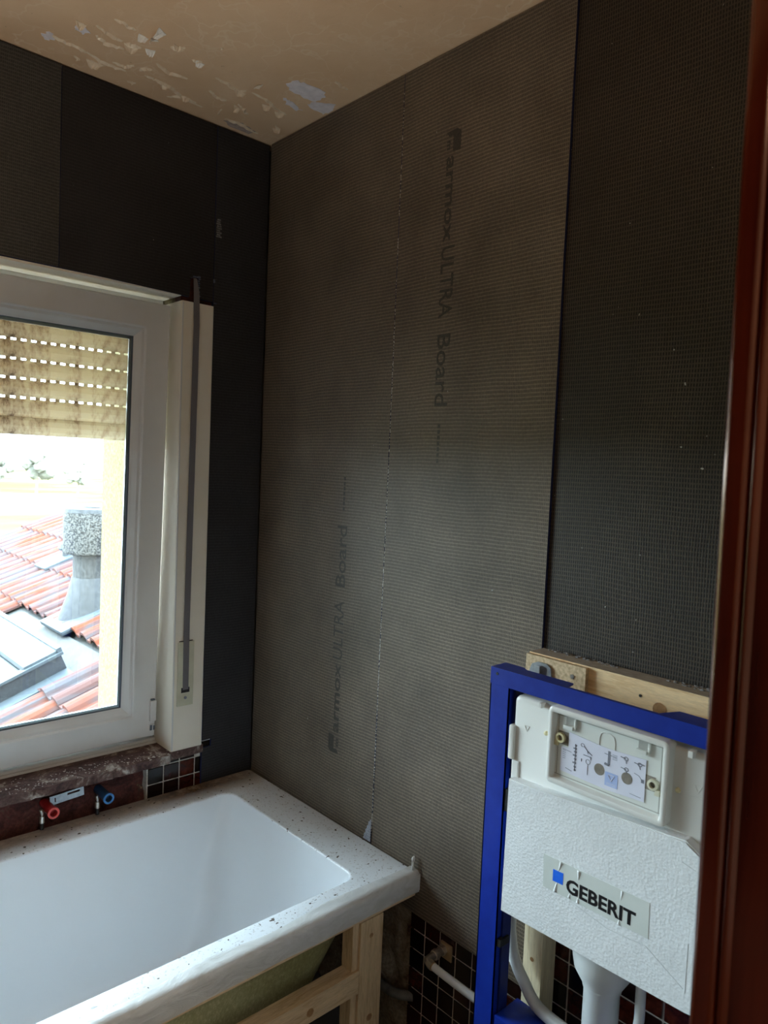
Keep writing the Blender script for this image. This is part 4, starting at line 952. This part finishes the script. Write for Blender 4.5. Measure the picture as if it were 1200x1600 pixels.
# ---------------------------------------------------------------- back wall, side wall, doorway and hall
wb_ = bmesh.new()
for a in ((-0.745, 0.03, -1.93, -1.802, 0, ZC), (-2.13, -1.665, -1.93, -1.802, 0, ZC), (-1.665, -0.745, -1.93, -1.802, 2.04, ZC)): box(wb_, *a)
structure(obj('wall_back', wb_, M_plaster))
wsd = structure(obj('wall_side', B(-2.25, -2.13, -1.93, 0.045, 0, ZC), M_plaster))
for k in range(3): board([(-1.80 + k * .6, 0.4), (-1.205 + k * .6, 0.4), (-1.205 + k * .6, ZC - .004), (-1.80 + k * .6, ZC - .004)], 'x', -2.130, -2.120, M_boardC, wsd)  # dark boards added on this unseen wall to darken the jamb's reflection
hw = bmesh.new()
for a in ((-2.25, 0.2, -3.75, -3.65, 0, ZC), (-2.25, -2.15, -3.65, -1.93, 0, ZC), (0.10, 0.2, -3.65, -1.93, 0, ZC)): box(hw, *a)
structure(obj('wall_hall', hw, M_hallw))
structure(obj('ceiling_hall', B(-2.25, 0.2, -3.75, -1.93, ZC, ZC + .1), M_hallw)); structure(obj('floor_hall', B(-2.25, 0.2, -3.75, -2.06, -.1, 0), mat('hall_wood_floor', (0.20, 0.12, 0.07), (0.28, 0.18, 0.10), 8, 0.4, stretch=(4, .5, 1))))
# glossy moulded jamb in front of the camera's right edge
JX = -0.768
prof = [(0.0, 0.0)]
def arc(cx, cy, r, a0, a1, n=7): return [(cx + r * math.cos(math.radians(a0 + (a1 - a0) * k / n)), cy + r * math.sin(math.radians(a0 + (a1 - a0) * k / n))) for k in range(n + 1)]
pf = [(0.022, 0.008), (0.004, 0.008)] + arc(0.004, 0.002, 0.006, 90, 180, 6) + [(-0.002, -0.002)] + arc(0.0015, -0.0055, 0.0035, 180, 225, 3) + [(0.003, -0.0105)] + arc(0.003, -0.0135, 0.0028, 110, 250, 5) + [(0.004, -0.0180), (0.004, -0.13), (0.0, -0.14), (-0.001, -0.150), (0.022, -0.155)]
bm = bmesh.new(); lean = 0.022
A = []; Bv = []
for u, v in pf:
    A.append(bm.verts.new((JX + u + lean * 1.1, -1.797 + v, 0.0))); Bv.append(bm.verts.new((JX + u - lean * 0.93, -1.797 + v, 2.04)))
n = len(pf)
for k in range(n - 1): bm.faces.new((A[k], A[k + 1], Bv[k + 1], Bv[k]))
bm.faces.new((A[-1], A[0], Bv[0], Bv[-1])); bm.faces.new(A); bm.faces.new(Bv)
dr = bpy.data.objects.new('door_1', None); COL.objects.link(dr); structure(dr)
obj('door_jamb', bm, M_jamb, dr, smooth=True)
obj('door_jamb', B(-1.665, -1.645, -1.952, -1.79, 0, 2.04, bev=.004), M_jamb, dr)
obj('door_header', B(-1.665, -0.745, -1.952, -1.79, 2.02, 2.04, bev=.004), M_jamb, dr)
bm = bmesh.new(); lathe(bm, [(0.0, 2.44), (0.14, 2.45), (0.16, 2.47), (0.15, 2.497)], (-1.15, -2.95, 0), 28)  # glowing lamp body added to go with the unseen hall fill light
hm, ht, hb = nt('added_lamp_glow'); hb.inputs['Emission Color'].default_value = (1, .85, .68, 1); hb.inputs['Emission Strength'].default_value = 2.0
tag(obj('added_hall_lamp', bm, hm, smooth=True), 'added round white ceiling lamp, unseen in the hall behind the doorway', 'lamp')

# ---------------------------------------------------------------- outside: neighbouring roof
def ZRf(x): return 0.40 + 0.4 * x
SL = math.atan(0.4)
roof = thing('tiled_roof', 'red and grey clay tiled roof seen through the window', 'roof')
def clay():
    m, t, b = nt('weathered_clay_tile'); v = coords(t, 'Object', (0.4, 3, 1)); oi = N(t, 'ShaderNodeObjectInfo')
    r = ramp(t, [(0.0, (0.0892, 0.0255, 0.0136)), (0.3, (0.0978, 0.0306, 0.0170)), (0.55, (0.0808, 0.0306, 0.0229)), (0.8, (0.0595, 0.0306, 0.0272)), (1.0, (0.0493, 0.0425, 0.0442))], oi.outputs['Random'])
    va = N(t, 'ShaderNodeVectorMath'); va.operation = 'ADD'; t.links.new(v, va.inputs[0]); cx = N(t, 'ShaderNodeCombineXYZ'); t.links.new(math_(t, 'MULTIPLY', oi.outputs['Random'], 37.0), cx.inputs[0]); t.links.new(cx.outputs[0], va.inputs[1])
    n = noise_tex(t, 7, 5, 0.65, vec=va.outputs[0]); k = ramp(t, [(0.42, (0, 0, 0)), (0.62, (1, 1, 1))], n.outputs[0])
    col = mix(t, r.outputs[0], (0.0502, 0.0464, 0.0502), k.outputs[0]); t.links.new(col, b.inputs['Base Color'])
    b.inputs['Roughness'].default_value = 0.75; b.inputs['Specular IOR Level'].default_value = 0.1; return m
M_clay = clay()
M_clay.node_tree.nodes['Principled BSDF'].inputs['Specular IOR Level'].default_value = 0.05
TW, TLn = 0.30, 0.385
pr = [(0, 0.004), (0.012, 0.020), (0.030, 0.030), (0.052, 0.033), (0.074, 0.028), (0.092, 0.012), (0.100, 0.002), (0.142, 0.0), (0.150, 0.004), (0.162, 0.020), (0.180, 0.030), (0.202, 0.033), (0.224, 0.028), (0.242, 0.012), (0.250, 0.002), (0.304, 0.0)]
bm = bmesh.new(); A = []
for (u, h) in pr: A.append([bm.verts.new((x, u, h + dz)) for x, dz in ((0, 0), (TLn, 0), (TLn, -0.014), (0, -0.016))])
for a, b in zip(A, A[1:]):
    for k in range(4): bm.faces.new((a[k], a[(k + 1) % 4], b[(k + 1) % 4], b[k]))
bm.faces.new(A[0]); bm.faces.new(A[-1])
me = bpy.data.meshes.new('roof_tile'); bmesh.ops.recalc_face_normals(bm, faces=bm.faces); bm.to_mesh(me); bm.free(); me.materials.append(M_clay)
SKX0, SKX1, SKY0, SKY1 = -0.70, 0.02, 1.73, 2.88      # skylight footprint
course = 0.345
XE0 = 0.195 - 5 * course
for i in range(0, 8):
    xs = XE0 + i * course                   # lower edge of the course
    ln = course
    for j in range(0, 17):
        y = 0.46 + j * TW
        if xs < SKX1 - 0.02 and xs + course > SKX0 and y + TW > SKY0 - .02 and y < SKY1 + .02: continue
        if abs(xs - 0.195) < 0.02 and 2.02 < y + .15 < 2.75 and False: continue
        o = bpy.data.objects.new('roof_tile', me); COL.objects.link(o); o.parent = roof
        o.location = (xs, y, ZRf(xs) + 0.022); o.rotation_euler = (0, -SL + 0.045, 0)
        if xs + course > 1.13 + 0.3: o.scale = (1, 1, 1)
XT = XE0 + 8 * course
bm = bmesh.new(); y = 0.60
while y < 5.2:
    L = 0.40; pts = [(XT, y, ZRf(XT) + .0), (XT, y + L, ZRf(XT) + .006)]; tube(bm, pts, [.045, .040], 12); y += L - .04
obj('ridge_tile', bm, M_clay, roof, smooth=True)
bm = bmesh.new(); prism(bm, [(XE0 - .05, ZRf(XE0 - .05) - .02), (XT, ZRf(XT) - .02), (XT + 3.0, ZRf(XT) - 1.2), (XT + 3, -3), (XE0 - .05, -3)], 'y', 0.60, 5.72); obj('roof_body', bm, mat('lead_grey_flashing', (0.0258, 0.0251, 0.0228), (0.0350, 0.0342, 0.0312), 20, 0.5), roof)
# skylight
sky = thing('skylight', 'grey framed skylight window set into the tiled roof', 'skylight')
def on_roof(bm, x0, x1, y0, y1, h0, h1, bev=0.0):
    b2 = bmesh.new(); box(b2, x0 / math.cos(SL), x1 / math.cos(SL), y0, y1, h0, h1, bev=bev)
    bmesh.ops.transform(b2, matrix=Matrix.Translation((0, 0, 0.40)) @ Matrix.Rotation(-SL, 4, 'Y'), verts=b2.verts); merge(bm, b2)
M_skyf = mat('dark_grey_skylight_metal', (0.0091, 0.0099, 0.0114), (0.0198, 0.0213, 0.0236), 90, 0.6, bmp=.05)
M_skyt = mat('pale_blue_grey_metal', (0.0380, 0.0456, 0.0509), (0.0471, 0.0540, 0.0593), 25, 0.55, spec=0.2)
bm = bmesh.new(); on_roof(bm, SKX0, SKX1, SKY0, SKY0 + .07, -.03, .10); on_roof(bm, SKX0, SKX1, SKY1 - .07, SKY1, -.03, .10); on_roof(bm, SKX0, SKX0 + .07, SKY0, SKY1, -.03, .10); obj('casing', bm, M_skyf, sky)
bm = bmesh.new(); on_roof(bm, -.145, SKX1, SKY0 + .005, SKY1, -.03, .125, .004); obj('top_hood', bm, M_skyt, sky)
bm = bmesh.new(); on_roof(bm, SKX0 + .06, -.15, SKY0 + .07, SKY1 - .07, .05, .085); obj('pane', bm, mat('skylight_glass', (0.0456, 0.0532, 0.0570), (0.0532, 0.0608, 0.0646), 5, 0.15), sky)
bm = bmesh.new(); on_roof(bm, SKX0, SKX1 + .01, SKY0 - .012, SKY0 + .01, .098, .112); on_roof(bm, SKX1 - .01, SKX1 + .012, SKY0, SKY1, .10, .135); on_roof(bm, SKX0, SKX1, SKY0 - .10, SKY0 - .0, .012, .020); obj('edge_flashing', bm, M_skyt, sky)
bm = bmesh.new(); on_roof(bm, SKX0, SKX1 + .16, SKY0 - .13, SKY1 + .1, -.01, .004); obj('lead_apron', bm, mat('lead_apron_grey', (0.0258, 0.0251, 0.0220), (0.0380, 0.0357, 0.0327), 14, 0.8), sky)
# big vent pipe
vp = thing('roof_vent_pipe', 'tall speckled grey vent pipe with wide cowl on the roof', 'vent pipe')
M_speck = mat('speckled_cement', (0.006, 0.006, 0.0055), (0.062, 0.060, 0.054), 110, 0.9, lo=.47, hi=.53, detail=2)
M_smoothg = mat('smooth_grey_cement', (0.0167, 0.0175, 0.0182), (0.0304, 0.0312, 0.0327), 40, 0.8)
VX, VY = 0.37, 2.38; zb = ZRf(VX)
bm = bmesh.new(); lathe(bm, [(0.155, 0.615), (0.150, 0.640), (0.060, 0.644), (0.055, 0.60)], (VX, VY, zb), 24); obj('cowl_top', bm, M_smoothg, vp, smooth=True)
bm = bmesh.new(); lathe(bm, [(0.100, 0.36), (0.148, 0.375), (0.156, 0.39), (0.156, 0.618)], (VX, VY, zb), 24); obj('cowl', bm, M_speck, vp, smooth=True)
bm = bmesh.new(); lathe(bm, [(0.100, 0.08), (0.100, 0.37)], (VX, VY, zb), 24); obj('pipe', bm, mat('grey_speckled_pipe', (0.0137, 0.0137, 0.0129), (0.0342, 0.0334, 0.0319), 80, 0.9, lo=.42, hi=.58), vp, smooth=True)
bm = bmesh.new(); rr = []
for k, (hx, hy, dx, h) in enumerate([(0.185, 0.150, 0.0, 0.0), (0.180, 0.145, 0.0, 0.03), (0.150, 0.125, 0.02, 0.12), (0.108, 0.108, 0.0, 0.19), (0.104, 0.104, 0.0, 0.20)]):
    rr.append([(VX + dx + hx * math.cos(2 * PI * i / 24), VY + hy * math.sin(2 * PI * i / 24), (zb + .03 + 0.4 * (hx * math.cos(2 * PI * i / 24)) * (1 if k < 2 else .4 if k == 2 else 0)) + h) for i in range(24)])
loft(bm, rr, True, True); obj('pipe_base', bm, M_smoothg, vp, smooth=True)
bm = bmesh.new(); on_roof(bm, VX - .22, VX + .22, VY - .21, VY + .16, .022, .050, .012); obj('apron', bm, M_skyt, vp)
mv = thing('mushroom_vent', 'small pale metal mushroom vent with apron, left of the vent pipe', 'vent')
MXx, MYy = 0.71, 3.74; zm = ZRf(MXx)
bm = bmesh.new(); lathe(bm, [(0.040, 0.03), (0.040, 0.09)], (MXx, MYy, zm), 16); obj('neck', bm, M_smoothg, mv, smooth=True)
bm = bmesh.new(); lathe(bm, [(0.060, 0.085), (0.070, 0.10), (0.060, 0.135), (0.02, 0.152)], (MXx, MYy, zm), 20); obj('cap', bm, M_skyt, mv, smooth=True)
bm = bmesh.new(); on_roof(bm, MXx - .19, MXx + .14, MYy - .12, MYy + .12, .030, .052, .010); obj('apron', bm, M_skyt, mv)

# ---------------------------------------------------------------- field and trees
m, t, b = nt('spring_field'); v = coords(t, 'Object', (1, 1, 1))
n = noise_tex(t, 0.06, 5, 0.6, vec=coords(t, 'Object', (0.6, 1.6, 1))); r = ramp(t, [(0.38, (0.080, 0.078, 0.024)), (0.5, (0.095, 0.086, 0.034)), (0.58, (0.150, 0.140, 0.10)), (0.7, (0.11, 0.092, 0.060))], n.outputs[0])
t.links.new(r.outputs[0], b.inputs['Base Color']); b.inputs['Roughness'].default_value = 1.0; b.inputs['Specular IOR Level'].default_value = 0.0
structure(obj('ground', B(-160, 200, 0.7, 300, -5.2, -5.0), m))
M_leaf = mat('haze_tinted_twigs', (0.155, 0.15, 0.125), (0.19, 0.185, 0.155), 3, 0.9, spec=0.0)  # distance haze is painted in as a paler twig colour
M_trunk = mat('tree_bark', (0.16, 0.13, 0.10), None, 5, 0.9)
def tree(x, y, h, lab):
    tr = thing('field_tree', lab, 'tree', 'distant trees along the far field edge', loc=(x, y, -5.0))
    bm = bmesh.new(); tube(bm, [(0, 0, 0), (0.1, 0, h * .35), (0, 0.1, h * .7)], [h * .03, h * .022, h * .01], 8); obj('trunk', bm, M_trunk, tr, smooth=True)
    bm = bmesh.new()
    for k in range(16):
        a = random.random() * 6.28; rr_ = random.random() ** .5 * h * .28; zz = h * random.uniform(.38, .9)
        bmesh.ops.create_icosphere(bm, subdivisions=2, radius=h * random.uniform(.09, .16), matrix=Matrix.Translation((rr_ * math.cos(a), rr_ * math.sin(a), zz)))
    for v_ in bm.verts: v_.co += Vector([noise.noise(v_.co * 2 + Vector((i * 9, 0, 0))) for i in range(3)]) * h * .05
    obj('crown', bm, M_leaf, tr)
for k, lab in enumerate(('leftmost pale hazy tree on the far field edge', 'second pale hazy tree from the left across the field', 'third pale hazy tree from the left across the field', 'rightmost pale hazy tree across the field beside the rendered reveal')):
    tree(31 + k * 5.5 + random.uniform(-1, 1), 118 + random.uniform(-6, 8), random.uniform(6.0, 8.5), lab)
